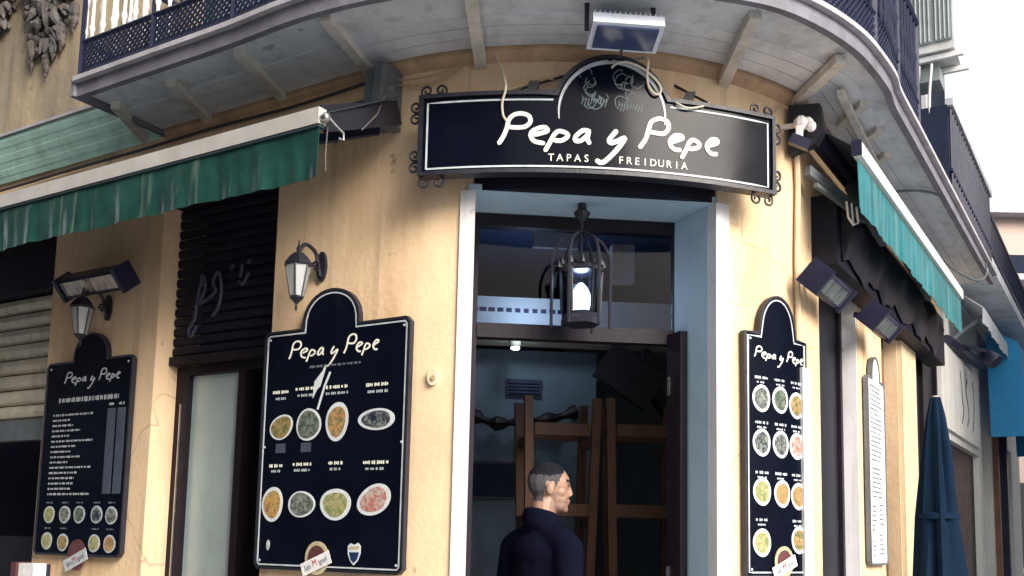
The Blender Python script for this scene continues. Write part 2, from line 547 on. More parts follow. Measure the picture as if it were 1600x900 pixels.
    "skin": mat("skin", (0.31, 0.185, 0.135), 0.5, var=0.10, vs=25, bump=0.05, bs=120),
    "lips": mat("lips", (0.32, 0.14, 0.12), 0.5, var=0.1, vs=25, bump=0.0),
    "stubble": mat("stubble", (0.235, 0.145, 0.115), 0.6, var=0.2, vs=80, bump=0.2, bs=200),
    "hair": mat("dark_cropped_hair", (0.009, 0.010, 0.016), 0.8, spec=0.1, var=0.35, vs=60, bump=0.5, bs=220),
    "fade": mat("shaved_grey_sides", (0.065, 0.062, 0.072), 0.8, spec=0.1, var=0.25, vs=60, bump=0.3, bs=220),
    "jacket": mat("navy_jacket_cloth", (0.0035, 0.004, 0.013), 0.9, spec=0.05, var=0.25, vs=7, bump=0.35, bs=22),
    "trousers": mat("dark_trousers", (0.02, 0.02, 0.03), 0.8, var=0.2, vs=7, bump=0.2),
    "shoe": mat("black_shoes", (0.015, 0.012, 0.012), 0.4, var=0.2, vs=7, bump=0.1),
}
def weather(m, spot=(0.30, 0.22, 0.15), crack=(0.25, 0.17, 0.11)):
    """chips, hairline cracks and drips on old plaster"""
    nt = m.node_tree
    N, Lk = nt.nodes, nt.links
    b = N["Principled BSDF"]
    src = b.inputs["Base Color"].links[0].from_socket
    tc = next(n for n in N if n.type == 'TEX_COORD')
    wob = N.new("ShaderNodeTexNoise")
    wob.inputs["Scale"].default_value = 3.0
    Lk.new(tc.outputs["Object"], wob.inputs["Vector"])
    add = N.new("ShaderNodeVectorMath")
    add.operation = 'MULTIPLY_ADD'
    add.inputs[1].default_value = (0.35, 0.35, 0.35)
    Lk.new(wob.outputs["Color"], add.inputs[0])
    Lk.new(tc.outputs["Object"], add.inputs[2])
    # cracks: thin lines between large cells, only in patches
    vo = N.new("ShaderNodeTexVoronoi")
    vo.feature = 'DISTANCE_TO_EDGE'
    vo.inputs["Scale"].default_value = 1.1
    Lk.new(add.outputs[0], vo.inputs["Vector"])
    r1 = N.new("ShaderNodeMapRange")
    r1.inputs[1].default_value, r1.inputs[2].default_value, r1.inputs[3].default_value, r1.inputs[4].default_value = 0.0, 0.006, 1.0, 0.0
    Lk.new(vo.outputs[0], r1.inputs[0])
    pn = N.new("ShaderNodeTexNoise")
    pn.inputs["Scale"].default_value = 0.9
    Lk.new(tc.outputs["Object"], pn.inputs["Vector"])
    r2 = N.new("ShaderNodeMapRange")
    r2.inputs[1].default_value, r2.inputs[2].default_value = 0.50, 0.62
    r2.inputs[4].default_value = 0.6
    Lk.new(pn.outputs[0], r2.inputs[0])
    mu = N.new("ShaderNodeMath")
    mu.operation = 'MULTIPLY'
    Lk.new(r1.outputs[0], mu.inputs[0])
    Lk.new(r2.outputs[0], mu.inputs[1])
    m1_ = N.new("ShaderNodeMix")
    m1_.data_type = 'RGBA'
    m1_.inputs[7].default_value = tuple(crack) + (1,)
    Lk.new(mu.outputs[0], m1_.inputs[0])
    Lk.new(src, m1_.inputs[6])
    # chips and smudges
    sp = N.new("ShaderNodeTexNoise")
    sp.inputs["Scale"].default_value = 7.0
    sp.inputs["Detail"].default_value = 4
    Lk.new(tc.outputs["Object"], sp.inputs["Vector"])
    r3 = N.new("ShaderNodeMapRange")
    r3.inputs[1].default_value, r3.inputs[2].default_value = 0.685, 0.72
    r3.inputs[4].default_value = 0.7
    Lk.new(sp.outputs[0], r3.inputs[0])
    m2_ = N.new("ShaderNodeMix")
    m2_.data_type = 'RGBA'
    m2_.inputs[7].default_value = tuple(spot) + (1,)
    Lk.new(r3.outputs[0], m2_.inputs[0])
    Lk.new(m1_.outputs[2], m2_.inputs[6])
    mp = N.new("ShaderNodeMapping")
    mp.inputs["Scale"].default_value = (11.0, 11.0, 0.55)
    Lk.new(tc.outputs["Object"], mp.inputs[0])
    st = N.new("ShaderNodeTexNoise")
    st.inputs["Scale"].default_value = 1.0
    st.inputs["Detail"].default_value = 5
    Lk.new(mp.outputs[0], st.inputs["Vector"])
    r4 = N.new("ShaderNodeMapRange")
    r4.inputs[1].default_value, r4.inputs[2].default_value = 0.56, 0.74
    r4.inputs[4].default_value = 0.5
    Lk.new(st.outputs[0], r4.inputs[0])
    m3_ = N.new("ShaderNodeMix")
    m3_.data_type = 'RGBA'
    m3_.inputs[7].default_value = tuple(spot) + (1,)
    Lk.new(r4.outputs[0], m3_.inputs[0])
    Lk.new(m2_.outputs[2], m3_.inputs[6])
    Lk.new(m3_.outputs[2], b.inputs["Base Color"])


weather(M["wall"])
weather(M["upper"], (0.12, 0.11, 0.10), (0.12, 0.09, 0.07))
weather(M["white"], (0.42, 0.36, 0.30), (0.3, 0.27, 0.24))
weather(M["soffit"], (0.30, 0.29, 0.28), (0.2, 0.2, 0.2))
FOODS = [food("paella_print", (0.34, 0.22, 0.08), (0.45, 0.33, 0.16), (0.15, 0.16, 0.06)),
         food("salad_print", (0.05, 0.08, 0.07), (0.10, 0.14, 0.09), (0.22, 0.24, 0.22)),
         food("prawn_print", (0.50, 0.20, 0.08), (0.58, 0.36, 0.16), (0.25, 0.22, 0.10)),
         food("mussel_print", (0.02, 0.025, 0.05), (0.04, 0.05, 0.08), (0.25, 0.28, 0.25)),
         food("croquette_print", (0.52, 0.30, 0.08), (0.60, 0.42, 0.18), (0.35, 0.18, 0.06)),
         food("clam_print", (0.04, 0.05, 0.06), (0.35, 0.38, 0.36), (0.10, 0.12, 0.10)),
         food("pasta_print", (0.42, 0.38, 0.14), (0.20, 0.28, 0.10), (0.52, 0.46, 0.26)),
         food("ham_print", (0.50, 0.14, 0.12), (0.58, 0.28, 0.24), (0.60, 0.50, 0.46))]

# ------------------------------------------------------------------ ground, road, pavement
g = MB()
g.add([(-400, -400, -0.12), (400, -400, -0.12), (400, 400, -0.12), (-400, 400, -0.12)], [(0, 1, 2, 3)])
tag(g.build("ground", M["asphalt"]), kind="structure")
path_t = [-30, -20, -12, -8, -4, -2, -1, 0] + [TK * i / 14 for i in range(1, 15)] + [TK + x for x in (0.5, 1, 2, 4, 8, 14, 22, 30)]
pv = MB()
vs, fs = [], []
PW = 1.15
for t in path_t:
    vs += [FAC(t, -6.0 if t <= 0 or t >= TK else -1.2, -0.004), FAC(t, PW, -0.004), FAC(t, PW, -0.3)]
for i in range(len(path_t) - 1):
    a, b = 3 * i, 3 * i + 3
    fs += [(a, a + 1, b + 1, b), (a + 1, a + 2, b + 2, b + 1)]
pv.add(vs, fs)
pave = tag(pv.build("pavement", M["pavement_joint"]), kind="structure")
for i in range(-9, 12):
    for j in range(2):
        t0 = i * 0.55
        q = MB()
        q.box(FAC, (t0 + 0.006, t0 + 0.544), (0.01 + j * 0.57, 0.57 + j * 0.57), (-0.02, 0.004), na=3)
        q.build("paving_slab", M["pavement"], pave)
for i in range(len(path_t) - 1):
    if -9 < path_t[i] < TK + 9:
        k = MB()
        k.box(FAC, (path_t[i] + 0.004, path_t[i + 1] - 0.004), (PW + 0.002, PW + 0.15), (-0.3, 0.006), na=2)
        k.build("kerb_stone", M["kerb"], pave)

# ------------------------------------------------------------------ houses across the two narrow streets
def opposite(mp, a, o, h, label, nwin):
    t = thing("opposite_house", label, "building", mp((a[0] + a[1]) / 2, o + 2, 0))
    q = MB()
    q.box(mp, a, (o, o + 5.0), (-0.12, h))
    q.build("wall", M["opposite"], t)
    w = (a[1] - a[0]) / nwin
    for i in range(nwin):
        for f in range(3):
            q = MB()
            x = a[0] + (i + 0.5) * w
            q.box(mp, (x - 0.5, x + 0.5), (o - 0.04, o - 0.002), (0.2 + f * 3.4, 2.4 + f * 3.4))
            q.build("window", M["tv"], t)
    return t


# ------------------------------------------------------------------ the corner building
bld = thing("corner_building", "peach corner restaurant building with rounded corner doorway and iron balcony", "building", FAC(TK / 2, -3.0, 0.0))
T_DL, T_DR = TA(194.3), TA(155.4)                     # corner doorway
TLD0, TLD1 = 0.3 - 1.80, 0.3 - 0.925                  # side doorway, left street
TSH = 0.3 - 2.775                                     # shop shutter, left street
OPEN = [(-6.2, TSH, 0.0, 3.40), (TLD0, TLD1, 0.0, 3.45), (T_DL, T_DR, 0.0, 3.30),
        (TK + 0.40, TK + 1.25, 0.0, 3.06), (TK + 1.90, TK + 2.40, 0.0, 3.06), (TK + 2.95, TK + 4.25, 0.0, 3.20)]


def wall_grid(mp, tb, zb, opens, o0, o1):
    m = MB()

    def solid(i, j):
        if i < 0 or j < 0 or i >= len(tb) - 1 or j >= len(zb) - 1:
            return False
        tc, zc = (tb[i] + tb[i + 1]) / 2, (zb[j] + zb[j + 1]) / 2
        return not any(a < tc < b and c < zc < d for a, b, c, d in opens)
    idx = {}

    def V(i, k, j):
        key = (i, k, j)
        if key not in idx:
            idx[key] = len(m.v)
            m.v.append(mp(tb[i], (o0, o1)[k], zb[j]))
        return idx[key]
    for i in range(len(tb) - 1):
        for j in range(len(zb) - 1):
            if not solid(i, j):
                continue
            m.f.append((V(i, 1, j), V(i + 1, 1, j), V(i + 1, 1, j + 1), V(i, 1, j + 1)))
            m.f.append((V(i, 0, j + 1), V(i + 1, 0, j + 1), V(i + 1, 0, j), V(i, 0, j)))
            if not solid(i - 1, j):
                m.f.append((V(i, 0, j), V(i, 1, j), V(i, 1, j + 1), V(i, 0, j + 1)))
            if not solid(i + 1, j):
                m.f.append((V(i + 1, 1, j), V(i + 1, 0, j), V(i + 1, 0, j + 1), V(i + 1, 1, j + 1)))
            if not solid(i, j - 1):
                m.f.append((V(i, 0, j), V(i + 1, 0, j), V(i + 1, 1, j), V(i, 1, j)))
            if not solid(i, j + 1):
                m.f.append((V(i, 1, j + 1), V(i + 1, 1, j + 1), V(i + 1, 0, j + 1), V(i, 0, j + 1)))
    return m


opposite(LF, (-2.2, 14.0), 4.6, 10.5, "grey rendered house facing the left street front", 6)
opposite(RF, (2.5, 18.0), 4.8, 10.5, "grey rendered house facing the right street front", 8)

tb = sorted(set([-11.0, -6.2, TSH, TLD0, TLD1, -0.3, 0.0, T_DL, T_DR] + [TK * i / 36 for i in range(1, 36)] + [TK] +
                [TK + x for x in (0.40, 1.25, 1.90, 2.40, 2.95, 4.25)]))
tb = [t for i, t in enumerate(tb) if i == 0 or t - tb[i - 1] > 0.008 or t in (T_DL, T_DR)]
def FACW(t, o, z):
    if o < -0.2 and 0.0 < t <= T_DL + 1e-6:
        t = t * TA(198.8) / T_DL
    return FAC(t, o, z)


wall = wall_grid(FACW, tb, [-0.05, 1.0, 2.0, 3.06, 3.20, 3.30, 3.40, 3.45, 3.83], OPEN, -0.30, 0.0).build("wall", M["wall"], bld, smooth=True)
# upper storeys: left street and corner in tan plaster, right street in slate blue
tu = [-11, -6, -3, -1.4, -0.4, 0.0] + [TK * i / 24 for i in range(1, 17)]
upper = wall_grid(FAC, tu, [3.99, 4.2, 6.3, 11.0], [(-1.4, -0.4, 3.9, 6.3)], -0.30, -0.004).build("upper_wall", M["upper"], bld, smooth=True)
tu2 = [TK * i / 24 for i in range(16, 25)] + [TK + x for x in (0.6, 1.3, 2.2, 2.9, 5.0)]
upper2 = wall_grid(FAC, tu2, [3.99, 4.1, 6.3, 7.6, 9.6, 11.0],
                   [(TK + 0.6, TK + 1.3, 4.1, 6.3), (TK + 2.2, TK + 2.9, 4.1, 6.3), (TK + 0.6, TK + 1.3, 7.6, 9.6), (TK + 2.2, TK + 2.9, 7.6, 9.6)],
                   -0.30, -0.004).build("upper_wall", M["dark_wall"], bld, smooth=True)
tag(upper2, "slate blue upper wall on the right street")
roof = MB()
roof.add([FAC(-11, 0, 11.02), FAC(0, 0, 11.02)] + [FAC(TK * i / 8, 0, 11.02) for i in range(1, 9)] + [FAC(TK + 5, 0, 11.02), FAC(TK + 5, -8, 11.02), FAC(-11, -8, 11.02)],
         [tuple(range(13))])
roof.build("roof", M["pavement"], bld)
bd = MB()
bd.box(FAC, (-1.38, -0.42), (-0.14, -0.10), (3.995, 6.29))
bdo = bd.build("balcony_door", M["green_door"], bld)
for a in (-1.30, -0.86):
    q = MB()
    q.box(FAC, (a, a + 0.36), (-0.098, -0.085), (4.2, 6.1))
    q.build("pane", M["frosted"], bdo)
for a, z0, z1 in ((0.6, 4.1, 6.3), (2.2, 4.1, 6.3), (0.6, 7.6, 9.6), (2.2, 7.6, 9.6)):
    q = MB()
    q.box(FAC, (TK + a, TK + a + 0.7), (-0.16, -0.12), (z0, z1))
    w = q.build("window", M["tv"], bld)
    q = MB()
    for x in (a + 0.03, a + 0.35, a + 0.67):
        q.box(FAC, (TK + x - 0.03, TK + x + 0.03), (-0.118, -0.09), (z0 + 0.002, z1 - 0.002))
    q.build("frame", M["rail_white"], w)

# slab and soffit of the balcony ------------------------------------------------
edge_pts = [LF(1.80, 0.585, 0), LF(1.2, 0.585, 0), LF(0.7, 0.585, 0)]
for a in (212, 204, 196, 188, 180, 172, 164, 158):
    edge_pts.append(ARC(a, 0.60, 0))
for a, r in ((151.3, 2.26), (144.3, 2.21), (138.3, 2.16), (131.5, 2.115)):
    edge_pts.append(ARC(a, r - RW, 0))
for s in (0.3, 0.8, 1.5, 2.4, 3.3, 4.25):
    edge_pts.append(RF(s, 0.43, 0))
edge = [Vector((p[0], p[1])) for p in catmull([(p[0], p[1]) for p in edge_pts], 7)]


def edge_off(d):
    out = []
    for i, p in enumerate(edge):
        a, b = edge[max(i - 1, 0)], edge[min(i + 1, len(edge) - 1)]
        t = (b - a).normalized()
        out.append(p + Vector((t.y, -t.x)) * d)
    return out


INNER = []
for i, p in enumerate(edge):
    # foot of each edge point on the wall line
    best = None
    for t in [x * 0.02 - 1.8 for x in range(0, 430)]:
        q = FAC(t, -0.02, 0)
        d = (q[0] - p.x) ** 2 + (q[1] - p.y) ** 2
        if best is None or d < best[0]:
            best = (d, t)
    INNER.append(best[1])
INNER[0] = 0.3 - 1.80
for i in range(1, len(INNER)):
    INNER[i] = max(INNER[i], INNER[i - 1] + 1e-3)


def strip(mb, rows):
    """rows: list of lists of points (cross-section ring per station), closed ring"""
    n = len(rows[0])
    vs = [p for r in rows for p in r]
    fs = []
    for i in range(len(rows) - 1):
        for k in range(n):
            fs.append((i * n + k, i * n + (k + 1) % n, (i + 1) * n + (k + 1) % n, (i + 1) * n + k))
    fs += [tuple(range(n - 1, -1, -1)), tuple((len(rows) - 1) * n + k for k in range(n))]
    return mb.add(vs, fs)


def lerp2(a, b, k):
    return Vector((a[0] + (b[0] - a[0]) * k, a[1] + (b[1] - a[1]) * k))


inn = [Vector(FAC(t, -0.02, 0)[:2]) for t in INNER]
e_in = edge_off(-0.035)
rows = []
for i in range(len(edge)):
    a, b = inn[i], e_in[i]
    rows.append([(a.x, a.y, 3.835), (b.x, b.y, 3.835), (b.x, b.y, 3.97), (a.x, a.y, 3.97)])
balc = strip(MB(), rows).build("balcony", M["soffit"], bld, smooth=True)
tag(balc, "curved balcony with limewashed soffit and lattice railing")
# pale boards next to the wall, on the soffit
for k in range(3):
    segs = [(0, len(edge) // 3), (len(edge) // 3, 2 * len(edge) // 3), (2 * len(edge) // 3, len(edge) - 1)]
    for i0, i1 in segs:
        rows = []
        for i in range(i0, i1 + 1):
            d = (e_in[i] - inn[i])
            L = d.length
            d = d / L
            a, b = inn[i] + d * (0.075 + 0.085 * k), inn[i] + d * (0.075 + 0.085 * k + 0.080)
            zz = 3.822 + 0.003 * k
            rows.append([(a.x, a.y, zz), (b.x, b.y, zz + 0.002), (b.x, b.y, 3.84), (a.x, a.y, 3.84)])
        strip(MB(), rows).build("soffit_board", M["soffit_board"], balc, smooth=True)
# tan moulding where wall and soffit meet
for i0, i1 in ((0, len(edge) // 2), (len(edge) // 2, len(edge) - 8)):
    rows = []
    for i in range(i0, i1 + 1):
        d = (e_in[i] - inn[i]).normalized()
        a, b = inn[i] + d * 0.015, inn[i] + d * 0.062
        c = inn[i] + d * 0.035
        rows.append([(a.x, a.y, 3.765), (c.x, c.y, 3.775), (b.x, b.y, 3.806), (b.x, b.y, 3.833), (a.x, a.y, 3.833)])
    strip(MB(), rows).build("cornice", M["wood_strip"], balc, smooth=True)
# stepped edge of the slab
eo, eo2 = edge_off(0.0), edge_off(0.03)
rows = []
for i in range(len(edge)):
    a, b = e_in[i], eo[i]
    rows.append([(a.x, a.y, 3.80), (b.x, b.y, 3.80), (b.x, b.y, 3.868), (a.x, a.y, 3.868)])
strip(MB(), rows).build("slab_edge", M["edge"], balc, smooth=True)
rows = []
for i in range(len(edge)):
    a, b = e_in[i], eo2[i]
    rows.append([(a.x, a.y, 3.871), (b.x, b.y, 3.871), (b.x, b.y, 3.895), (a.x, a.y, 3.905)])
strip(MB(), rows).build("slab_lip", M["lip"], balc, smooth=True)
# return edge at the left end
q = MB()
q.box(LF, (1.803, 1.835), (-0.0, 0.60), (3.80, 3.90))
q.build("slab_edge", M["edge"], balc)

# railing along the edge and round the left end
rail_line = [Vector(LF(1.80, o, 0)[:2]) for o in (0.0, 0.28)] + edge_off(-0.012)
acc = [0.0]
for i in range(1, len(rail_line)):
    acc.append(acc[-1] + (rail_line[i] - rail_line[i - 1]).length)


def RL(d, off, z):
    d = min(max(d, 0.0), acc[-1] - 1e-6)
    lo = 0
    for i in range(len(acc) - 1):
        if acc[i] <= d:
            lo = i
    k = (d - acc[lo]) / max(acc[lo + 1] - acc[lo], 1e-9)
    p = rail_line[lo].lerp(rail_line[lo + 1], k)
    t = (rail_line[lo + 1] - rail_line[lo]).normalized()
    p = p + Vector((t.y, -t.x)) * off
    return (p.x, p.y, z)


rf_s = [(p - ORR).dot(DR) for p in rail_line]
TOT = next(acc[i] for i in range(len(acc)) if i > 20 and rf_s[i] > 0.95)
CORNER = acc[2]
Z0, Z1, Z2 = 3.925, 4.095, 4.57
for z, r in ((Z0, 0.011), (Z1, 0.013), (Z2, 0.022)):
    n = 150
    q = MB()
    pts = [RL(TOT * i / n, 0, z) for i in range(n + 1)]
    q.tube(pts, r, 6)
    q.build("rail", M["rail"], balc, smooth=True)
npan = 11
pan = [0.0, CORNER] + [CORNER + (TOT - CORNER) * i / (npan - 1) for i in range(1, npan)]
for k in range(len(pan) - 1):
    a, b = pan[k], pan[k + 1]
    q = MB()
    sp, w = 0.036, 0.0045
    h = Z1 - Z0
    n = int((b - a + h) / sp)
    for i in range(n + 1):
        for sg in (1, -1):
            x0 = a + i * sp - h
            x1 = x0 + h
            z0_, z1_ = (Z0, Z1)
            if x0 < a:
                z0_ += (a - x0)
                x0 = a
            if x1 > b:
                z1_ -= (x1 - b)
                x1 = b
            if z1_ <= z0_ + 0.01:
                continue
            if sg < 0:
                x0, x1 = a + b - x0, a + b - x1
            p, r_ = Vector(RL(x0, sg * 0.003, z0_)), Vector(RL(x1, sg * 0.003, z1_))
            q.bar(p, r_, 0.007, 0.011)
    pn = q.build("lattice_panel", M["rail"] if k > 0 else M["rail_white"], balc)  # end panel coloured pale to look sunlit
    pn["kind"] = "stuff"
    q = MB()
    q.bar(RL(b, 0, Z0 - 0.03), RL(b, 0, Z2), 0.022, 0.022)
    q.build("railing_post", M["rail"], balc)
d = 0.05
while d < TOT - 0.05:
    q = MB()
    p = Vector(RL(d, 0, 0))
    white = d < CORNER + 0.75  # left end of the railing gets its sunlight through a paler colour
    r = 0.010
    q.lathe([(r * .7, Z1), (r, Z1 + .04), (r * 1.6, Z1 + .06), (r, Z1 + .08), (r * .8, Z1 + .2), (r * 1.5, Z1 + .24), (r * .8, Z1 + .28), (r, Z1 + .4), (r, Z2)], (p.x, p.y, 0), 6)
    q.build("baluster", M["rail_white"] if white else M["rail"], balc, smooth=True)
    d += 0.085

# second railing, further along the right street
for z, r in ((3.925, 0.012), (4.57, 0.024), (4.10, 0.010)):
    q = MB()
    q.bar(RF(2.15, 0.42, z), RF(4.24, 0.42, z), 2 * r, 2 * r)
    q.build("rail", M["rail"] if z < 4.5 else M["lip"], balc)
q = MB()
q.box(RF, (2.16, 4.23), (0.395, 0.402), (3.94, 4.55))
q.build("railing_sheet", M["dark_wall"], balc)
q = MB()
q.box(RF, (2.14, 2.15), (0.0, 0.41), (3.98, 4.55))
q.build("railing_sheet", M["dark_wall"], balc)
for i in range(20):
    q = MB()
    q.bar(RF(2.2 + i * 0.105, 0.42, 3.93), RF(2.2 + i * 0.105, 0.42, 4.55), 0.014, 0.014)
    q.build("baluster", M["rail"], balc)

# bars under the soffit
for a, b in ((LF(1.74, .40, 3.815), LF(1.99, .0, 3.815)), (LF(1.27, .43, 3.815), LF(1.46, .0, 3.815)), (LF(.73, .49, 3.815), LF(.91, .0, 3.815)), (LF(.16, .53, 3.815), LF(.33, .01, 3.815)),
             (ARC(191.2, .50, 3.815), ARC(193.6, -.01, 3.76)), (ARC(159.6, .50, 3.815), ARC(154, -.01, 3.76)), (RF(-.36, .32, 3.80), RF(-.02, .0, 3.78)),
             (RF(.2, .30, 3.815), RF(.40, .13, 3.815)), (RF(.56, .30, 3.815), RF(.74, .13, 3.815)), (RF(.95, .26, 3.815), RF(1.07, .12, 3.815))):
    q = MB()
    q.bar(a, b, 0.052, 0.04)
    q.build("soffit_bar", M["beam"], bld)
q = MB()
q.bar(RF(-0.05, 0.24, 3.785), RF(1.9, 0.13, 3.785), 0.035, 0.03)
q.build("soffit_bar", M["beam"], bld)

# turquoise boards of the eave that runs on to the left
e0, e1 = (0.02, 3.79), (0.125, 4.015)
nb = 6
for k in range(nb):
    a, b = k / nb, (k + 1) / nb - 0.012
    o0, z0 = e0[0] + (e1[0] - e0[0]) * a, e0[1] + (e1[1] - e0[1]) * a
    o1, z1 = e0[0] + (e1[0] - e0[0]) * b, e0[1] + (e1[1] - e0[1]) * b
    q = MB()
    j = 0.004 * (k % 2)
    vs = []
    for s in (1.845, 6.5):
        vs += [LF(s, o0, z0 - j), LF(s, o1, z1 - j), LF(s, o1, z1 + 0.02), LF(s, o0, z0 + 0.02)]
    q.add(vs, [(3, 2, 1, 0), (4, 5, 6, 7), (0, 1, 5, 4), (1, 2, 6, 5), (2, 3, 7, 6), (3, 0, 4, 7)])
    q.build("eave_board", M["green_board"], bld)
q = MB()
q.box(LF, (1.845, 6.5), (-0.003, 0.14), (4.034, 4.052))
q.build("eave_top", M["lip"], bld)

# corner doorway ---------------------------------------------------------------
UL, UR = -0.575, 0.556
for sg, ua in ((-1, UL), (1, UR)):
    q = MB()
    tt = T_DL if sg < 0 else T_DR
    lo, hi = (tt + 0.002, tt + 0.014) if sg < 0 else (tt - 0.014, tt - 0.002)
    if sg > 0:
        q.box(FAC, (lo, hi), (-0.33, -0.052), (0.15, 3.165))
        q.build("door_reveal", M["reveal"], bld)
    q = MB()
    tt = T_DL if sg < 0 else T_DR
    lo, hi = (tt - 0.055, tt + 0.016) if sg < 0 else (tt - 0.012, tt + 0.062)
    tm = FAC if sg > 0 else (lambda t, o, z: FAC(t - (0.15 if o < -0.2 else 0.0), o, z))
    q.box(tm, (lo, hi), (-0.05 if sg > 0 else -0.29, 0.012), (0.0, 3.168), na=2)
    q.build("jamb_trim", M["white"], bld)
q = MB()
q.box(DOOR, (UL - 0.02, UR + 0.02), (0.10, 0.42), (3.168, 3.20), na=1)
q.build("door_reveal", M["reveal"], bld)
q = MB()
q.box(FAC, (T_DL + 0.002, T_DR - 0.002), (-0.20, -0.012), (3.172, 3.298), na=10)
q.build("shutter_box", M["dark_metal"], bld)
q = MB()
q.box(DOOR, (UL, UR), (0.05, 0.9), (0.0, 0.152))
q.build("door_step", M["kerb"], bld)
fr = MB()
fr.box(DOOR, (UL - 0.02, UR - 0.065), (0.40, 0.46), (3.105, 3.166))
frame = fr.build("door_frame", M["frame"], bld)
for u0_, u1_ in ((UL - 0.02, UL + 0.050), (UR - 0.125, UR - 0.065)):
    q = MB()
    q.box(DOOR, (u0_, u1_), (0.402, 0.458), (0.15, 3.104))
    q.build("frame_post", M["frame"], frame)
q = MB()
q.box(DOOR, (UL + 0.051, UR - 0.126), (0.395, 0.465), (2.555, 2.625))
q.build("transom_bar", M["frame"], frame)
q = MB()
q.box(DOOR, (UL + 0.051, UR - 0.126), (0.425, 0.431), (2.626, 3.104))
q.build("transom_pane", M["pane"], frame)
# open leaf, folded back against the right reveal
q = MB()
q.box(FAC, (T_DR - 0.062, T_DR - 0.018), (-0.335, -0.215), (0.16, 2.60))
leaf = q.build("door_leaf", M["frame"], frame)
for z in (0.5, 1.4, 2.3):
    q = MB()
    q.box(FAC, (T_DR - 0.070, T_DR - 0.0625), (-0.325, -0.305), (z, z + 0.09))
    q.build("hinge", M["chrome"], leaf)

# the dining room behind
RB = 4.2
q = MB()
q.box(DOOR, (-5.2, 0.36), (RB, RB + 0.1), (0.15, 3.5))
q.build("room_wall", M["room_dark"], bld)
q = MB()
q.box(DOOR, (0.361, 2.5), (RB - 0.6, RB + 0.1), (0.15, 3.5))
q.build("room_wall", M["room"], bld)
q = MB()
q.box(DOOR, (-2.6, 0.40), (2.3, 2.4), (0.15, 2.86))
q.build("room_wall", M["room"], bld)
hall = [DOOR(u, d_, 0)[:2] for u, d_ in ((-0.72, 0.46), (0.72, 0.46), (2.2, 3.0), (2.5, 4.3), (-4.3, 4.3), (-2.6, 2.4))]
q = MB()
q.prism(hall, lambda x, y, z: (x, y, z), 3.502, 3.6)
q.build("room_ceiling", M["room_dark"], bld)
q = MB()
q.prism(hall, lambda x, y, z: (x, y, z), 0.05, 0.148)
q.build("room_floor", M["floor"], bld)
q = MB()
q.box(DOOR, (-1.9, 1.9), (2.05, 2.25), (2.875, 3.16))
beam = q.build("ceiling_beam", M["room_white"], bld)
for i in range(16):
    q = MB()
    u = -0.62 + i * 0.055
    q.box(DOOR, (u, u + 0.030), (2.035, 2.048), (3.06, 3.085))
    q.build("dentil", M["room_dark"], beam)

# side doorway on the left street ------------------------------------------------


def slats(parent, mp, a, zlo, zhi, pitch, o, m, depth=0.022):
    n = int(round((zhi - zlo) / pitch))
    proto = None
    for i in range(n):
        z = zlo + i * pitch
        prof = [(o - 0.004, z + 0.002), (o + depth * 0.75, z + pitch * 0.18), (o + depth, z + pitch * 0.5), (o + depth * 0.75, z + pitch * 0.82), (o - 0.004, z + pitch - 0.004), (o - 0.012, z + pitch * 0.5)]
        q = MB()
        vs = [mp(a[0], oo, zz) for oo, zz in prof] + [mp(a[1], oo, zz) for oo, zz in prof]
        k = len(prof)
        fs = [(j, (j + 1) % k, k + (j + 1) % k, k + j) for j in range(k)] + [tuple(range(k - 1, -1, -1)), tuple(range(k, 2 * k))]
        q.add(vs, fs)
        q.build("slat", m, parent)


q = MB()
q.box(LF, (0.927, 1.798), (-0.26, -0.06), (3.40, 3.448))
sh = q.build("roller_shutter", M["dark_metal"], bld)
slats(sh, LF, (0.93, 1.795), 2.56, 3.40, 0.056, -0.12, M["dark_metal"], 0.012)
q = MB()
q.box(LF, (0.928, 1.796), (-0.14, -0.09), (2.51, 2.557))
q.build("bottom_bar", M["frame"], sh)
# faded graffiti on the slats
grf = MB()
for pts in ([(1.62, 2.75), (1.60, 2.88), (1.57, 3.0), (1.55, 2.92), (1.58, 2.84), (1.50, 2.87), (1.46, 2.90)], [(1.48, 2.76), (1.44, 2.80), (1.42, 2.90), (1.45, 3.0), (1.49, 2.95), (1.46, 2.90)],
            [(1.36, 3.0), (1.34, 3.03)], [(1.28, 2.95), (1.27, 3.02)], [(1.29, 2.93), (1.26, 2.91), (1.22, 2.97)], [(1.23, 3.02), (1.21, 3.04)], [(1.62, 2.75), (1.66, 2.70), (1.64, 2.66), (1.60, 2.72)]):
    grf.ribbon(catmull(pts, 5), 0.012, lambda s, z, d_: LF(s, d_, z), -0.105, -0.092)
grf.build("graffiti", M["price"], sh)
q = MB()
q.box(LF, (0.93, 1.795), (-0.22, -0.15), (2.46, 2.508))
fr2 = q.build("door_frame", M["frame"], bld)
for a, b in ((0.93, 0.98), (1.70, 1.797), (1.26, 1.31)):
    q = MB()
    q.box(LF, (a, b), (-0.218, -0.152), (0.0, 2.459))
    q.build("frame_post", M["frame"], fr2)
q = MB()
q.box(LF, (1.312, 1.698), (-0.20, -0.185), (0.1, 2.458))
q.build("frosted_pane", M["frosted"], fr2)
q = MB()
q.box(LF, (1.74, 1.746), (-0.150, -0.140), (1.2, 2.3))
q.build("door_trim", M["chrome"], fr2)
q = MB()
q.box(LF, (0.93, 1.797), (-1.3, -1.25), (0.0, 3.2))
q.build("room_wall", M["void"], bld)
q = MB()
q.box(LF, (0.80, 0.86), (-1.3, -0.31), (0.0, 3.2))
q.build("room_wall", M["void"], bld)
q = MB()
q.box(LF, (1.86, 1.92), (-1.3, -0.31), (0.0, 3.2))
q.build("room_wall", M["void"], bld)

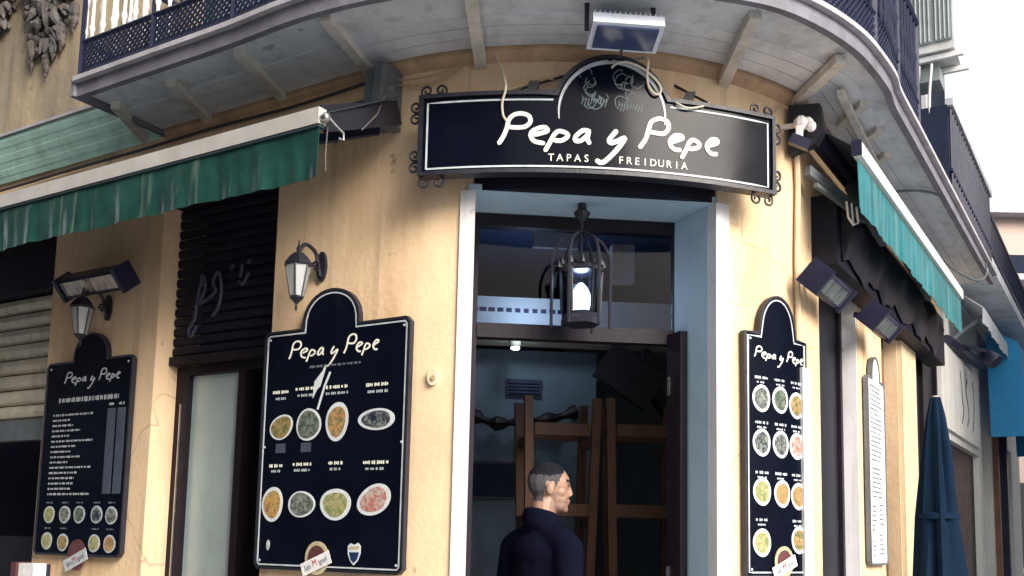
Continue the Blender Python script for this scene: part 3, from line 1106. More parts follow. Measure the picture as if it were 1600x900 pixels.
# shop shutter at far left --------------------------------------------------------
q = MB()
q.box(LF, (2.777, 6.45), (-0.28, -0.03), (3.06, 3.398))
sh = q.build("roller_shutter", M["dark_metal"], bld)
tag(sh, "half raised weathered cream roller shutter")
slats(sh, LF, (2.78, 6.4), 2.27, 3.06, 0.0988, -0.13, M["pale_metal"], 0.032)
q = MB()
q.box(LF, (2.779, 6.41), (-0.15, -0.08), (2.14, 2.266))
q.build("bottom_bar", M["grey_metal"], sh)
q = MB()
q.box(LF, (2.779, 6.41), (-1.5, -1.4), (0.0, 3.1))
q.build("room_wall", M["void"], bld)
q = MB()
q.box(LF, (2.70, 2.76), (-1.5, -0.31), (0.0, 3.1))
q.build("room_wall", M["void"], bld)
q = MB()
q.box(LF, (2.78, 6.4), (-0.9, -0.35), (0.0, 1.55))
q.build("bar_counter", M["dark_metal"], bld)

# right street openings -------------------------------------------------------------
q = MB()
q.box(RF, (0.28, 3.6), (0.0, 0.13), (3.03, 3.40))
q.build("shutter_box", M["dark_metal"], bld)
for a, b in ((0.40, 1.25), (1.90, 2.40)):
    q = MB()
    q.box(RF, (a, b), (-0.14, -0.11), (0.0, 3.05))
    w = q.build("shop_window", M["tv"], bld)
    for x in (a + 0.002, b - 0.072):
        q = MB()
        q.box(RF, (x, x + 0.05), (-0.108, -0.085), (0.0, 3.04))
        q.build("window_frame", M["frame"], w)
q = MB()
q.box(RF, (1.225, 1.248), (-0.105, -0.004), (0.0, 3.055))
q.build("jamb_trim", M["white"], bld)
q = MB()
q.box(RF, (2.10, 2.32), (-0.105, -0.07), (0.0, 2.95))
q.build("shop_door", M["door_wood"], bld)
q = MB()
q.box(RF, (2.42, 2.93), (0.002, 0.03), (0.0, 3.028))
q.build("pilaster", M["post"], bld)
q = MB()
q.box(RF, (2.951, 4.249), (-0.10, -0.06), (0.0, 3.19))
w = q.build("shop_window", M["tv"], bld)
for x in (2.96, 3.55, 4.19):
    q = MB()
    q.box(RF, (x, x + 0.05), (-0.058, -0.03), (0.0, 3.18))
    q.build("window_frame", M["frame"], w)
# cable duct at the kink of the wall
q = MB()
q.box(FAC, (TK - 0.035, TK + 0.055), (0.002, 0.05), (0.3, 2.45), na=1)
duct = q.build("cable_duct", M["white"], bld)
q = MB()
q.tube([FAC(TK - 0.02, 0.02, 2.45), FAC(TK - 0.025, 0.02, 3.0), FAC(TK - 0.01, 0.02, 3.35), FAC(TK - 0.03, 0.025, 3.74)], 0.014, 6)
q.build("conduit", M["post"], duct, smooth=True)

# ------------------------------------------------------------------ text helper
def text_polys(body, size):
    cu = bpy.data.curves.new("t", 'FONT')
    cu.body, cu.size, cu.resolution_u = body, size, 3
    cu.align_x = 'CENTER'
    ob = bpy.data.objects.new("t", cu)
    col.objects.link(ob)
    dg = bpy.context.evaluated_depsgraph_get()
    me = ob.evaluated_get(dg).to_mesh()
    vs = [(v.co.x, v.co.y) for v in me.vertices]
    fs = [tuple(p.vertices) for p in me.polygons]
    ob.evaluated_get(dg).to_mesh_clear()
    bpy.data.objects.remove(ob)
    bpy.data.curves.remove(cu)
    return vs, fs


def put_text(mb, body, size, mp, x, y, d, sx=1.0, rot=0.0):
    vs, fs = text_polys(body, size)
    c, s = cos(rot), sin(rot)
    mb.add([mp(x + (px * sx) * c - py * s, y + (px * sx) * s + py * c, d) for px, py in vs], fs)


STROKES = {"P": [[-0.4846, 3.318], [-0.4665, 3.349], [-0.4518, 3.389], [-0.4455, 3.421], [-0.4236, 3.444], [-0.39, 3.45], [-0.3589, 3.439], [-0.3509, 3.413], [-0.3711, 3.391], [-0.4026, 3.386], [-0.4367, 3.388]],
           "e": [[-0.3278, 3.354], [-0.2786, 3.369], [-0.2824, 3.385], [-0.3064, 3.386], [-0.34, 3.37], [-0.348, 3.349], [-0.332, 3.324], [-0.2946, 3.315]],
           "p": [[-0.282, 3.285], [-0.261, 3.325], [-0.2442, 3.357], [-0.224, 3.371], [-0.1929, 3.362], [-0.1879, 3.347], [-0.2131, 3.329], [-0.2404, 3.328]],
           "a": [[-0.0958, 3.376], [-0.1215, 3.377], [-0.1521, 3.349], [-0.1517, 3.329], [-0.1278, 3.332], [-0.1042, 3.354], [-0.0958, 3.372], [-0.1004, 3.34], [-0.0933, 3.323]],
           "y": [[0.024, 3.38], [-0.0042, 3.342], [0.0038, 3.327], [0.0319, 3.338], [0.0643, 3.352], [0.0286, 3.297], [-0.0164, 3.248], [-0.0387, 3.235], [-0.0559, 3.242]],
           "P2": [[0.1336, 3.319], [0.1584, 3.358], [0.1719, 3.406], [0.1853, 3.439], [0.2206, 3.456], [0.2564, 3.446], [0.2627, 3.415], [0.2408, 3.389], [0.2093, 3.388], [0.1778, 3.391]],
           "e2": [[0.2765, 3.354], [0.3249, 3.375], [0.3207, 3.388], [0.2925, 3.385], [0.2707, 3.361], [0.2728, 3.338], [0.2925, 3.322], [0.3148, 3.322]],
           "p2": [[0.327, 3.291], [0.345, 3.326], [0.3614, 3.363], [0.3816, 3.376], [0.4085, 3.362], [0.4026, 3.345], [0.3778, 3.334], [0.3551, 3.333]],
           "e3": [[0.4564, 3.36], [0.4947, 3.377], [0.4947, 3.391], [0.4694, 3.389], [0.4463, 3.362], [0.4501, 3.339], [0.4673, 3.324], [0.4905, 3.325]]}


def round_stroke(mb, pts, w, mp, d0, d1):
    mb.ribbon(pts, w, mp, d0, d1)
    for e in (pts[0], pts[-1]):
        n = 10
        mb.prism([(e[0] + w / 2 * cos(2 * pi * k / n), e[1] + w / 2 * sin(2 * pi * k / n)) for k in range(n)], mp, d0, d1 + 0.0004)


def spiral(c, r0, turns, a0, sgn, n=22):
    return [(c[0] + r0 * (1 - 0.78 * i / n) * cos(a0 + sgn * 2 * pi * turns * i / n), c[1] + r0 * (1 - 0.78 * i / n) * sin(a0 + sgn * 2 * pi * turns * i / n)) for i in range(n + 1)]


# ------------------------------------------------------------------ main signboard
sg_ = thing("signboard", "curved black shop sign with cream script lettering and iron scrolls above the doorway", "sign", SIGN(0, 3.2, -0.05))
smap = lambda x, z, d_: SIGN(x, z, d_)
X0, X1, ZB, ZT = -0.842, 0.795, 3.19, 3.545
AR_, AC_ = 0.262, 0.010


def sign_outline(dx=0.0):
    pts = []
    n = 26
    for i in range(n + 1):
        pts.append((X0 + dx + (X1 - X0 - 2 * dx) * i / n, ZB + dx))
    for i in range(1, 5):
        pts.append((X1 - dx, ZB + dx + (ZT - ZB - 2 * dx) * i / 4))
    ra = AR_ - dx
    zc = 3.46
    a_s = math.asin((ZT - dx - zc) / ra)
    xr = AC_ + ra * cos(a_s)
    for i in range(1, 8):
        pts.append((X1 - dx + (xr - X1 + dx) * i / 8, ZT - dx))
    for i in range(25):
        a = a_s + (pi - 2 * a_s) * i / 24
        pts.append((AC_ + ra * cos(a), zc + ra * sin(a)))
    xl = AC_ - ra * cos(a_s)
    for i in range(1, 9):
        pts.append((xl + (X0 + dx - xl) * i / 8, ZT - dx))
    for i in range(1, 4):
        pts.append((X0 + dx, ZT - dx + (ZB - ZT + 2 * dx) * i / 4))
    return pts


# panel as columns so that it bends with the wall
def column_panel(outline_top, x0, x1, zb, n, mp, d0, d1):
    m = MB()
    vs, fs = [], []
    for i in range(n + 1):
        x = x0 + (x1 - x0) * i / n
        zt = outline_top(x)
        vs += [mp(x, zb, d1), mp(x, zt, d1), mp(x, zt, d0), mp(x, zb, d0)]
    for i in range(n):
        k = 4 * i
        for j in range(4):
            fs.append((k + j, k + 4 + j, k + 4 + (j + 1) % 4, k + (j + 1) % 4))
    fs += [(0, 1, 2, 3), (4 * n + 3, 4 * n + 2, 4 * n + 1, 4 * n)]
    m.add(vs, fs)
    return m


def sign_top(x):
    dx = x - AC_
    if abs(dx) < AR_:
        return max(ZT, 3.46 + math.sqrt(AR_ * AR_ - dx * dx))
    return ZT


column_panel(sign_top, X0, X1, ZB, 160, smap, -0.05, 0.0).build("panel", M["sign"], sg_, smooth=True)
rim = MB()
rim.ribbon(sign_outline(0.0), 0.018, smap, -0.052, 0.012, closed=True)
rim.build("rim", M["iron"], sg_)
bo = MB()
inn_rect = [(X0 + 0.03, ZB + 0.022)]
for i in range(1, 25):
    inn_rect.append((X0 + 0.03 + (X1 - X0 - 0.06) * i / 24, ZB + 0.022))
inn_rect += [(X1 - 0.03, ZT - 0.03)] + [(X1 - 0.03 - (X1 - 0.03 - AC_ - 0.262) * i / 8, ZT - 0.03) for i in range(1, 9)]
bo.ribbon(inn_rect, 0.008, smap, 0.0005, 0.003)
bo.ribbon([(AC_ - 0.262 - (AC_ - 0.262 - X0 - 0.03) * i / 8, ZT - 0.03) for i in range(9)] + [(X0 + 0.03, ZB + 0.022)], 0.008, smap, 0.0005, 0.003)
bo.build("border_line", M["line"], sg_)
am = MB()
n = 30
pts = [(AC_ + (AR_ - 0.024) * cos(a), 3.462 + (AR_ - 0.024) * sin(a)) for a in [radians(-8 + 196 * i / n) for i in range(n + 1)]]
am.ribbon(pts, [0.004 + 0.014 * sin(pi * i / n) ** 0.7 for i in range(n + 1)], smap, 0.0005, 0.003)
am.build("arch_line", M["line"], sg_)
for k, pts in STROKES.items():
    q = MB()
    round_stroke(q, catmull([tuple(p) for p in pts], 7), 0.0195 if k != "y" else 0.021, smap, 0.0005, 0.0045)
    q.build("letter", M["letter"], sg_)
for word, x, wd in (("TAPAS", -0.181, 1.0), ("FREIDURIA", 0.193, 1.0)):
    adv = 0.0362 if word != "TAPAS" else 0.0385
    x = x - adv * (len(word) - 1) / 2
    for ch in word:
        q = MB()
        if ch == "I":
            pass
        put_text(q, ch, 0.047, smap, x, 3.236, 0.003, sx=0.95)
        q.build("small_letter", M["letter"], sg_)
        x += adv
# loose line drawing of two heads inside the arch
rnd = random.Random(3)
sk = MB()
for cx, cz, n_ in ((-0.075, 3.60, 5), (0.085, 3.585, 5)):
    for j in range(9):
        r = rnd.uniform(0.012, 0.034)
        a0 = rnd.uniform(0, 6.28)
        ccx, ccz = cx + rnd.uniform(-0.045, 0.045), cz + rnd.uniform(-0.09, 0.07)
        pts = [(ccx + r * cos(a0 + k * 0.5) * rnd.uniform(.8, 1.1), ccz + r * 1.1 * sin(a0 + k * 0.5) * rnd.uniform(.8, 1.1)) for k in range(9)]
        sk.ribbon(catmull(pts, 3), 0.0035, smap, 0.0005, 0.002)
    for j in range(9):
        x = cx - 0.055 + 0.013 * j
        pts = [(x, cz - 0.10 - 0.010 * sin(j)), (x + 0.008, cz - 0.085), (x + 0.004, cz - 0.065 + 0.006 * cos(j * 2)), (x + 0.013, cz - 0.082)]
        sk.ribbon(pts, 0.0035, smap, 0.0005, 0.002)
sk.build("line_drawing", M["sketch"], sg_)
# iron scrolls at the four corners
for cx, cz, sx, sz in ((X0, ZT, -1, 1), (X0, ZB, -1, -1), (X1, ZT, 1, 1), (X1, ZB, 1, -1)):
    for kind in range(4):
        q = MB()
        r = 0.030
        if kind == 0:
            c, a0, s_ = (cx + sx * 0.030, cz - sz * 0.035), pi / 2 * (2 if sx > 0 else 0), 1
        elif kind == 1:
            c, a0, s_ = (cx + sx * 0.030, cz - sz * 0.095), pi / 2 * (2 if sx > 0 else 0), -1
        elif kind == 2:
            c, a0, s_ = (cx - sx * 0.020, cz + sz * 0.034), pi / 2 * (3 if sz > 0 else 1), 1
        else:
            c, a0, s_ = (cx - sx * 0.085, cz + sz * 0.034), pi / 2 * (3 if sz > 0 else 1), -1
        pts = [SIGN(x, z, -0.012) for x, z in spiral(c, r, 1.35, a0, s_ * sx * sz)]
        q.tube(pts, 0.0058, 6)
        q.build("scroll", M["iron"], sg_, smooth=True)
# brackets that carry the sign off the wall, stays above
for x in (-0.70, -0.36, 0.36, 0.66):
    for z in ((3.24, 3.50) if abs(x) > .5 else (3.5,)):
        a = 174.5 - math.degrees(x / RS)
        p = Vector(SIGN(x, z, -0.05))
        w_ = Vector((p.x, p.y)) - CW
        w_ = CW + w_.normalized() * (RW - 0.02) if x > -0.6 else Vector(LF((p.xy - OL).dot(DL), -0.02, 0)[:2])
        q = MB()
        q.bar(p, (w_.x, w_.y, z), 0.018, 0.018)
        q.build("bracket", M["iron"], sg_)
for xs, aw, zw in ((-0.27, 180.5, 3.70), (0.30, 163.0, 3.70)):
    q = MB()
    x2 = xs * 1.75
    q.tube([ARC(aw, 0.0, zw), SIGN(x2, ZT + 0.01, -0.03)], 0.006, 6)
    q.build("stay_rod", M["iron"], sg_)
    q = MB()
    q.obox(SIGN(xs * 1.28, ZT + 0.045, -0.06), Vector((1, 0, 0)), Vector((0, 1, 0)), Vector((0.3, 0, 1)).normalized(), (0.022, 0.03, 0.028))
    q.build("clamp", M["iron"], sg_)

# ------------------------------------------------------------------ floodlight above the sign
fc = Vector(ARC(174.0, 0.38, 3.715))
fl = thing("floodlight", "small white finned floodlight hanging on a rod above the curved sign", "floodlight", (fc.x, fc.y, 3.66))
ax = Vector((TD.x, TD.y, 0.0))
ay = Vector((ND.x, ND.y, 0.22)).normalized()
az_ = ay.cross(ax).normalized()
q = MB()
q.obox(fc, ax, ay, az_, (0.150, 0.085, 0.024))
q.build("housing", M["flood"], fl)
q = MB()
q.obox(fc - az_ * 0.027, ax, ay, az_, (0.130, 0.066, 0.004))
q.build("lens", M["flood_glass"], fl)
for i in range(14):
    q = MB()
    q.obox(fc + az_ * 0.036 + ax * (-0.138 + i * 0.0212), ax, ay, az_, (0.003, 0.072, 0.0115))
    q.build("fin", M["flood"], fl)
for sx in (-0.162, 0.120):
    q = MB()
    q.bar(fc + ax * sx, fc + ax * sx + Vector((0, 0, 0.125)), 0.010, 0.020)
    q.build("yoke_arm", M["iron"], fl)
q = MB()
q.tube([fc - ay * 0.04 - az_ * 0.01, fc - ay * 0.09 + Vector((0, 0, -0.04)), Vector(SIGN(-0.01, 3.715, -0.02))], 0.006, 6)
q.build("support_rod", M["iron"], fl)


# ------------------------------------------------------------------ menu boards
def board_poly(w, z0, z1, ax0, ax1, zt, notch=0.02):
    pts = [(notch, z0), (w - notch, z0), (w, z0 + notch), (w, z1 - notch), (w - notch, z1)]
    c, r = (ax0 + ax1) / 2, (ax1 - ax0) / 2
    h = zt - z1
    for i in range(17):
        a = pi * i / 16
        pts.append((c + r * cos(a), z1 + h * (sin(a) ** 0.8 if sin(a) > 0 else 0)))
    pts += [(notch, z1), (0.0, z1 - notch), (0.0, z0 + notch)]
    return pts


def subdiv(poly, dmax=0.06):
    out = []
    for i, p in enumerate(poly):
        q_ = poly[(i + 1) % len(poly)]
        n_ = max(1, int(math.ceil(math.hypot(q_[0] - p[0], q_[1] - p[1]) / dmax)))
        out += [(p[0] + (q_[0] - p[0]) * k / n_, p[1] + (q_[1] - p[1]) * k / n_) for k in range(n_)]
    return out


def ellipse(cx, cy, w, h, rot=0.0, n=26, wob=0.0):
    out = []
    for k in range(n):
        a = 2 * pi * k / n
        rr = 1 + wob * sin(3 * a + cx * 50)
        x, y = w / 2 * cos(a) * rr, h / 2 * sin(a) * rr
        out.append((cx + x * cos(rot) - y * sin(rot), cy + x * sin(rot) + y * cos(rot)))
    return out


def put_script(parent, mp, xa, xb, zlo, zhi, width, m, d=0.0):
    """the same hand-written name, fitted into a rectangle of a board"""
    sx = (xb - xa) / (0.4947 + 0.4846)
    q = MB()
    for k, pts in STROKES.items():
        pp = [(xa + (x + 0.4846) * sx, zlo + (z - 3.235) / (3.456 - 3.235) * (zhi - zlo)) for x, z in pts]
        q.ribbon(catmull(pp, 5), width, mp, d + 0.0005, d + 0.0025)
    return q.build("script_name", m, parent)


def dashes(mb, mp, x0, x1, z, h, rr, d=0.0025):
    """printed words too small to read: short bars of print"""
    x = x0
    while x < x1 - 0.004:
        w = min(rr.uniform(0.012, 0.05), x1 - x)
        n_ = max(1, int(w / 0.009))
        for i in range(n_):
            hh = h * rr.uniform(0.65, 1.0)
            a, b = x + w * i / n_, x + w * (i + 0.8) / n_
            mb.add([mp(a, z - hh / 2, d), mp(b, z - hh / 2, d), mp(b, z + hh / 2, d), mp(a, z + hh / 2, d)], [(0, 1, 2, 3)])
        x += w + 0.008


def plate(parent, mp, cx, cz, w, h, k, rot=0.0, d=0.0, ring=0.80, rim_m="plate"):
    q = MB()
    q.prism(ellipse(cx, cz, w, h, rot, wob=0.02), mp, d + 0.0004, d + 0.0020)
    p = q.build("dish_picture", M[rim_m], parent)
    q = MB()
    q.prism(ellipse(cx, cz, w * ring, h * ring, rot, wob=0.05), mp, d + 0.0022, d + 0.0032)
    q.build("food", FOODS[k % len(FOODS)], p)


def emblem(name, label, mp, cx, cz, r, base, d=0.006, faded=False):
    """round beer sticker with a slanting banner"""
    t = thing(name, label, "sticker", base, "round beer emblems at the foot of the menu boards")
    q = MB()
    q.prism(ellipse(cx, cz, 2 * r, 2.15 * r), mp, d, d + 0.004)
    q.build("disc", M["gold"] if not faded else M["maroon"], t)
    q = MB()
    q.prism(ellipse(cx, cz, 1.5 * r, 1.6 * r), mp, d + 0.0043, d + 0.0055)
    q.build("disc_centre", M["maroon"], t)
    a = radians(22)
    w, h = 1.28 * r, 0.42 * r
    pts = [(-w, -h), (w, -h), (w, h), (-w, h)]
    q = MB()
    q.prism([(cx + x * cos(a) - y * sin(a), cz - 0.35 * r + x * sin(a) + y * cos(a)) for x, y in pts], mp, d + 0.006, d + 0.0085)
    q.build("banner", M["paper"] if not faded else M["caption"], t)
    ink = M["ink"] if not faded else M["maroon"]
    for s_, off, m_, sz in (("San", -0.72, ink, 0.52), ("M", -0.08, M["red"], 0.68), ("iguel", 0.62, ink, 0.50)):
        q = MB()
        ox, oy = off * r, -0.16 * r
        put_text(q, s_, sz * r, mp, cx + ox * cos(a) - oy * sin(a), cz - 0.35 * r + ox * sin(a) + oy * cos(a), d + 0.0095, sx=0.8, rot=a)
        q.build("lettering", m_, t)
    return t


def screw(parent, mp, x, z, d=0.0):
    q = MB()
    q.prism(ellipse(x, z, 0.012, 0.012, n=8), mp, d, d + 0.004)
    q.build("screw", M["line"], parent)


BT = 0.022
# board right of the side door (left street)
m2 = lambda x, z, d_: LF(0.925 - x - 0.0, 0.012 + BT + d_, z)
b2 = thing("menu_board", "large navy menu board with eight dish photos, left of the corner doorway", "menu board", LF(0.47, 0.0, 1.44), "menu boards on the walls")
W2 = 0.895
off2 = 0.03
m2 = lambda x, z, d_: LF(0.923 - x, 0.012 + BT + d_, z)
poly = subdiv(board_poly(W2 + 0.0, 1.44, 2.585, 0.245, 0.595, 2.765))
q = MB()
q.prism(poly, m2, -BT, 0.0)
q.build("panel", M["board"], b2)
q = MB()
q.ribbon(poly, 0.012, m2, -BT - 0.002, 0.005, closed=True)
q.build("rim", M["iron"], b2)
q = MB()
q.ribbon(inset(poly, 0.016), 0.007, m2, 0.0005, 0.0025, closed=True)
q.build("border_line", M["line"], b2)
put_script(b2, m2, 0.16, 0.715, 2.395, 2.535, 0.0085, M["letter"])
rr = random.Random(5)
q = MB()
dashes(q, m2, 0.30, 0.62, 2.398, 0.012, rr)
q.build("caption", M["caption_dim"], b2)["kind"] = "stuff"
PL2 = [(.131, 2.115, .155, .118, .35), (.308, 2.12, .158, .155, .2), (.486, 2.128, .138, .185, -.1), (.723, 2.128, .215, .100, 0),
       (.097, 1.743, .138, .168, -.1), (.286, 1.743, .172, .124, 0), (.498, 1.743, .188, .146, 0), (.726, 1.763, .200, .135, .35)]
for k, (x, z, w, h, ro) in enumerate(PL2):
    plate(b2, m2, x, z, w, h, k, ro, ring=0.86 if k in (0, 1, 5) else 0.78)
q = MB()
for x, z, w in ((.12, 2.287, .11), (.28, 2.295, .13), (.48, 2.292, .14), (.725, 2.288, .14), (.11, 1.928, .09), (.28, 1.932, .12), (.49, 1.934, .09), (.73, 1.932, .15)):
    dashes(q, m2, x - w / 2, x + w / 2, z, 0.017, rr)
q.build("caption", M["letter"], b2)["kind"] = "stuff"
q = MB()
for x, z, w in ((.12, 2.255, .07), (.28, 2.263, .10), (.48, 2.262, .14), (.725, 2.256, .12), (.11, 1.902, .06), (.28, 1.904, .10), (.49, 1.906, .07), (.73, 1.903, .12)):
    dashes(q, m2, x - w / 2, x + w / 2, z, 0.014, rr)
q.build("caption", M["caption"], b2)["kind"] = "stuff"
# fork and spoon drawing in the middle
q = MB()
q.prism([(.398, 2.40), (.385, 2.375), (.335, 2.325), (.328, 2.245), (.352, 2.285), (.372, 2.30), (.402, 2.385)], m2, 0.001, 0.003)
q.build("napkin_drawing", M["plate"], b2)
q = MB()
q.ribbon([(.432, 2.365), (.40, 2.30), (.362, 2.19)], 0.011, m2, 0.001, 0.003)
q.build("handle_drawing", M["plate"], b2)
# crest and small mark
q = MB()
q.prism([(.585, 1.555), (.60, 1.567), (.622, 1.560), (.645, 1.570), (.66, 1.555), (.66, 1.52), (.645, 1.488), (.622, 1.468), (.60, 1.488), (.585, 1.52)], m2, 0.0005, 0.002)
cr = q.build("crest", M["plate"], b2)
q = MB()
q.prism([(.593, 1.527), (.652, 1.527), (.640, 1.493), (.622, 1.478), (.605, 1.493)], m2, 0.0022, 0.0030)
q.build("crest_field", M["navy_print"], cr)
q = MB()
q.prism([(.593, 1.552), (.652, 1.556), (.652, 1.542), (.593, 1.538)], m2, 0.0022, 0.0030)
q.build("crest_band", M["gold"], cr)
q = MB()
q.prism(ellipse(.082, 1.548, .022, .05), m2, 0.0005, 0.002)
q.build("small_mark", M["caption"], b2)
q = MB()
q.prism([(.10, 1.99), (.165, 1.99), (.165, 2.035), (.10, 2.035)], m2, 0.0005, 0.001)
q.build("price_patch", M["price"], b2)
q = MB()
q.prism([(.265, 1.99), (.33, 1.99), (.33, 2.035), (.265, 2.035)], m2, 0.0005, 0.001)
q.build("price_patch", M["price"], b2)
for x, z in ((.03, 2.55), (.865, 2.55), (.03, 1.475), (.865, 1.475), (.025, 2.02), (.872, 2.02)):
    screw(b2, m2, x, z)
emblem("beer_emblem", "round beer sticker with white slanting banner under the large menu board", m2, .405, 1.495, 0.072, LF(0.5, 0.04, 1.43))

# board on the pillar further left
m1 = lambda x, z, d_: LF(2.705 - x, 0.012 + BT + d_, z)
b1 = thing("menu_board", "dark price list board with rows of print on the orange pillar at left", "menu board", LF(2.34, 0.0, 1.46), "menu boards on the walls")
poly = subdiv(board_poly(0.765, 1.462, 2.56, 0.24, 0.54, 2.715))
q = MB()
q.prism(poly, m1, -BT, 0.0)
q.build("panel", M["board"], b1)
q = MB()
q.ribbon(poly, 0.012, m1, -BT - 0.002, 0.005, closed=True)
q.build("rim", M["iron"], b1)
put_script(b1, m1, 0.165, 0.66, 2.40, 2.505, 0.0075, M["caption"])
q = MB()
dashes(q, m1, 0.13, 0.67, 2.34, 0.030, rr)
q.build("caption", M["caption"], b1)["kind"] = "stuff"
q = MB()
for i in range(16):
    z = 2.255 - i * 0.0303
    w = rr.uniform(0.16, 0.28) if i % 5 else 0.38
    dashes(q, m1, 0.085, 0.085 + w, z, 0.013, rr)
q.build("caption", M["caption"], b1)["kind"] = "stuff"
for x in (0.578, 0.665):
    q = MB()
    q.prism([(x, 1.80), (x + 0.07, 1.80), (x + 0.07, 2.275), (x, 2.275)], m1, 0.0005, 0.0015)
    q.build("price_column", M["price"], b1)
    q = MB()
    dashes(q, m1, x + 0.01, x + 0.06, 2.298, 0.016, rr)
    q.build("caption", M["caption"], b1)["kind"] = "stuff"
for k, (x, z) in enumerate(((.115, 1.684), (.259, 1.685), (.392, 1.686), (.545, 1.686), (.672, 1.682), (.111, 1.535), (.260, 1.529), (.541, 1.529), (.673, 1.528))):
    plate(b1, m1, x, z, .10, .098, (6, 5, 1, 3, 5, 6, 0, 6, 2)[k], rim_m="caption")
q = MB()
for x in (.115, .259, .392, .545, .672):
    dashes(q, m1, x - .03, x + .03, 1.752, 0.010, rr)
    if x != .392:
        dashes(q, m1, x - .03, x + .03, 1.607, 0.010, rr)
q.build("caption", M["caption_dim"], b1)["kind"] = "stuff"
for x, z in ((.73, 2.53), (.03, 2.53)):
    screw(b1, m1, x, z)
emblem("beer_emblem", "faded maroon beer sticker hanging below the price list board", m1, .405, 1.462, 0.080, LF(2.3, 0.04, 1.40), faded=True)

# board bent round the corner, right of the doorway
A3 = TA(151.0)
m3 = lambda x, z, d_: FAC(A3 + x, 0.012 + BT + d_, z)
b3 = thing("menu_board", "tall menu board bent round the wall, right of the corner doorway", "menu board", FAC(A3 + 0.2, 0.0, 1.46), "menu boards on the walls")
W3 = 0.43


def b3_top(x):
    c, r = 0.215, 0.125
    dx = x - c
    return 2.575 + (0.19 * (1 - (dx / r) ** 2) ** 0.45 if abs(dx) < r else 0)


column_panel(b3_top, 0.0, W3, 1.46, 60, m3, -BT, 0.0).build("panel", M["board"], b3, smooth=True)
out3 = [(W3 * i / 12, 1.46) for i in range(13)] + [(W3, 1.46 + 1.115 * i / 3) for i in range(1, 4)] + [(0.345, 2.575)] + \
       [(0.215 + 0.125 * cos(pi * i / 16), 2.575 + 0.19 * max(sin(pi * i / 16), 0) ** 0.9) for i in range(1, 16)] + [(0.085, 2.575), (0.0, 2.575), (0.0, 2.2), (0.0, 1.8)]
q = MB()
q.ribbon(out3, 0.011, m3, -BT - 0.002, 0.005, closed=True)
q.build("rim", M["iron"], b3)
q = MB()
q.ribbon(inset(out3, 0.016), 0.007, m3, 0.0005, 0.0025, closed=True)
q.build("border_line", M["line"], b3)
put_script(b3, m3, 0.055, 0.40, 2.43, 2.515, 0.007, M["letter"])
for k, (x, z, f_) in enumerate(((.098, 2.271, 5), (.225, 2.275, 1), (.345, 2.26, 0), (.098, 2.066, 3), (.225, 2.066, 5), (.345, 2.066, 7), (.098, 1.841, 6), (.232, 1.837, 2), (.352, 1.83, 2), (.095, 1.61, 6), (.352, 1.625, 0))):
    plate(b3, m3, x, z, .112, .128, f_, ring=0.76)
q = MB()
for x in (.098, .225, .345):
    for z in (2.367, 2.158, 1.928, 1.713):
        if z < 1.8 and x == .225:
            continue
        dashes(q, m3, x - .042, x + .042, z, 0.014, rr)
        dashes(q, m3, x - .03, x + .03, z - 0.022, 0.010, rr)
q.build("caption", M["caption"], b3)["kind"] = "stuff"
for x, z in ((.03, 2.545), (.03, 1.49)):
    screw(b3, m3, x, z)
emblem("beer_emblem", "round beer sticker with white slanting banner on the bent menu board", m3, .232, 1.525, 0.066, FAC(A3 + 0.23, 0.04, 1.45))

# paper notices in a frame on the far pillar
m4 = lambda x, z, d_: RF(1.33 + x, 0.012 + BT + d_, z)
b4 = thing("notice_board", "narrow framed board covered with white paper notices on the right street pillar", "notice board", RF(1.55, 0.0, 1.5))
poly = subdiv(board_poly(0.45, 1.50, 2.62, 0.12, 0.33, 2.76))
q = MB()
q.prism(poly, m4, -BT, 0.0)
q.build("panel", M["plate"], b4)
q = MB()
q.ribbon(poly, 0.012, m4, -BT - 0.002, 0.005, closed=True)
q.build("rim", M["grey_metal"], b4)
for x, z, w, h in ((.03, 2.10, .36, .50), (.05, 1.88, .33, .2), (.02, 1.68, .18, .18), (.22, 1.72, .2, .14), (.03, 1.53, .16, .13), (.21, 1.54, .2, .15)):
    q = MB()
    q.prism([(x, z), (x + w, z + .004), (x + w - .006, z + h), (x + .008, z + h - .005)], m4, 0.001, 0.003)
    p = q.build("paper", M["paper"], b4)
    q = MB()
    for i in range(int(h / 0.028)):
        dashes(q, m4, x + .02, x + w - rr.uniform(.03, .1), z + .022 + i * 0.028, 0.012, rr, d=0.0042)
    q.build("print", M["ink"], p)["kind"] = "stuff"


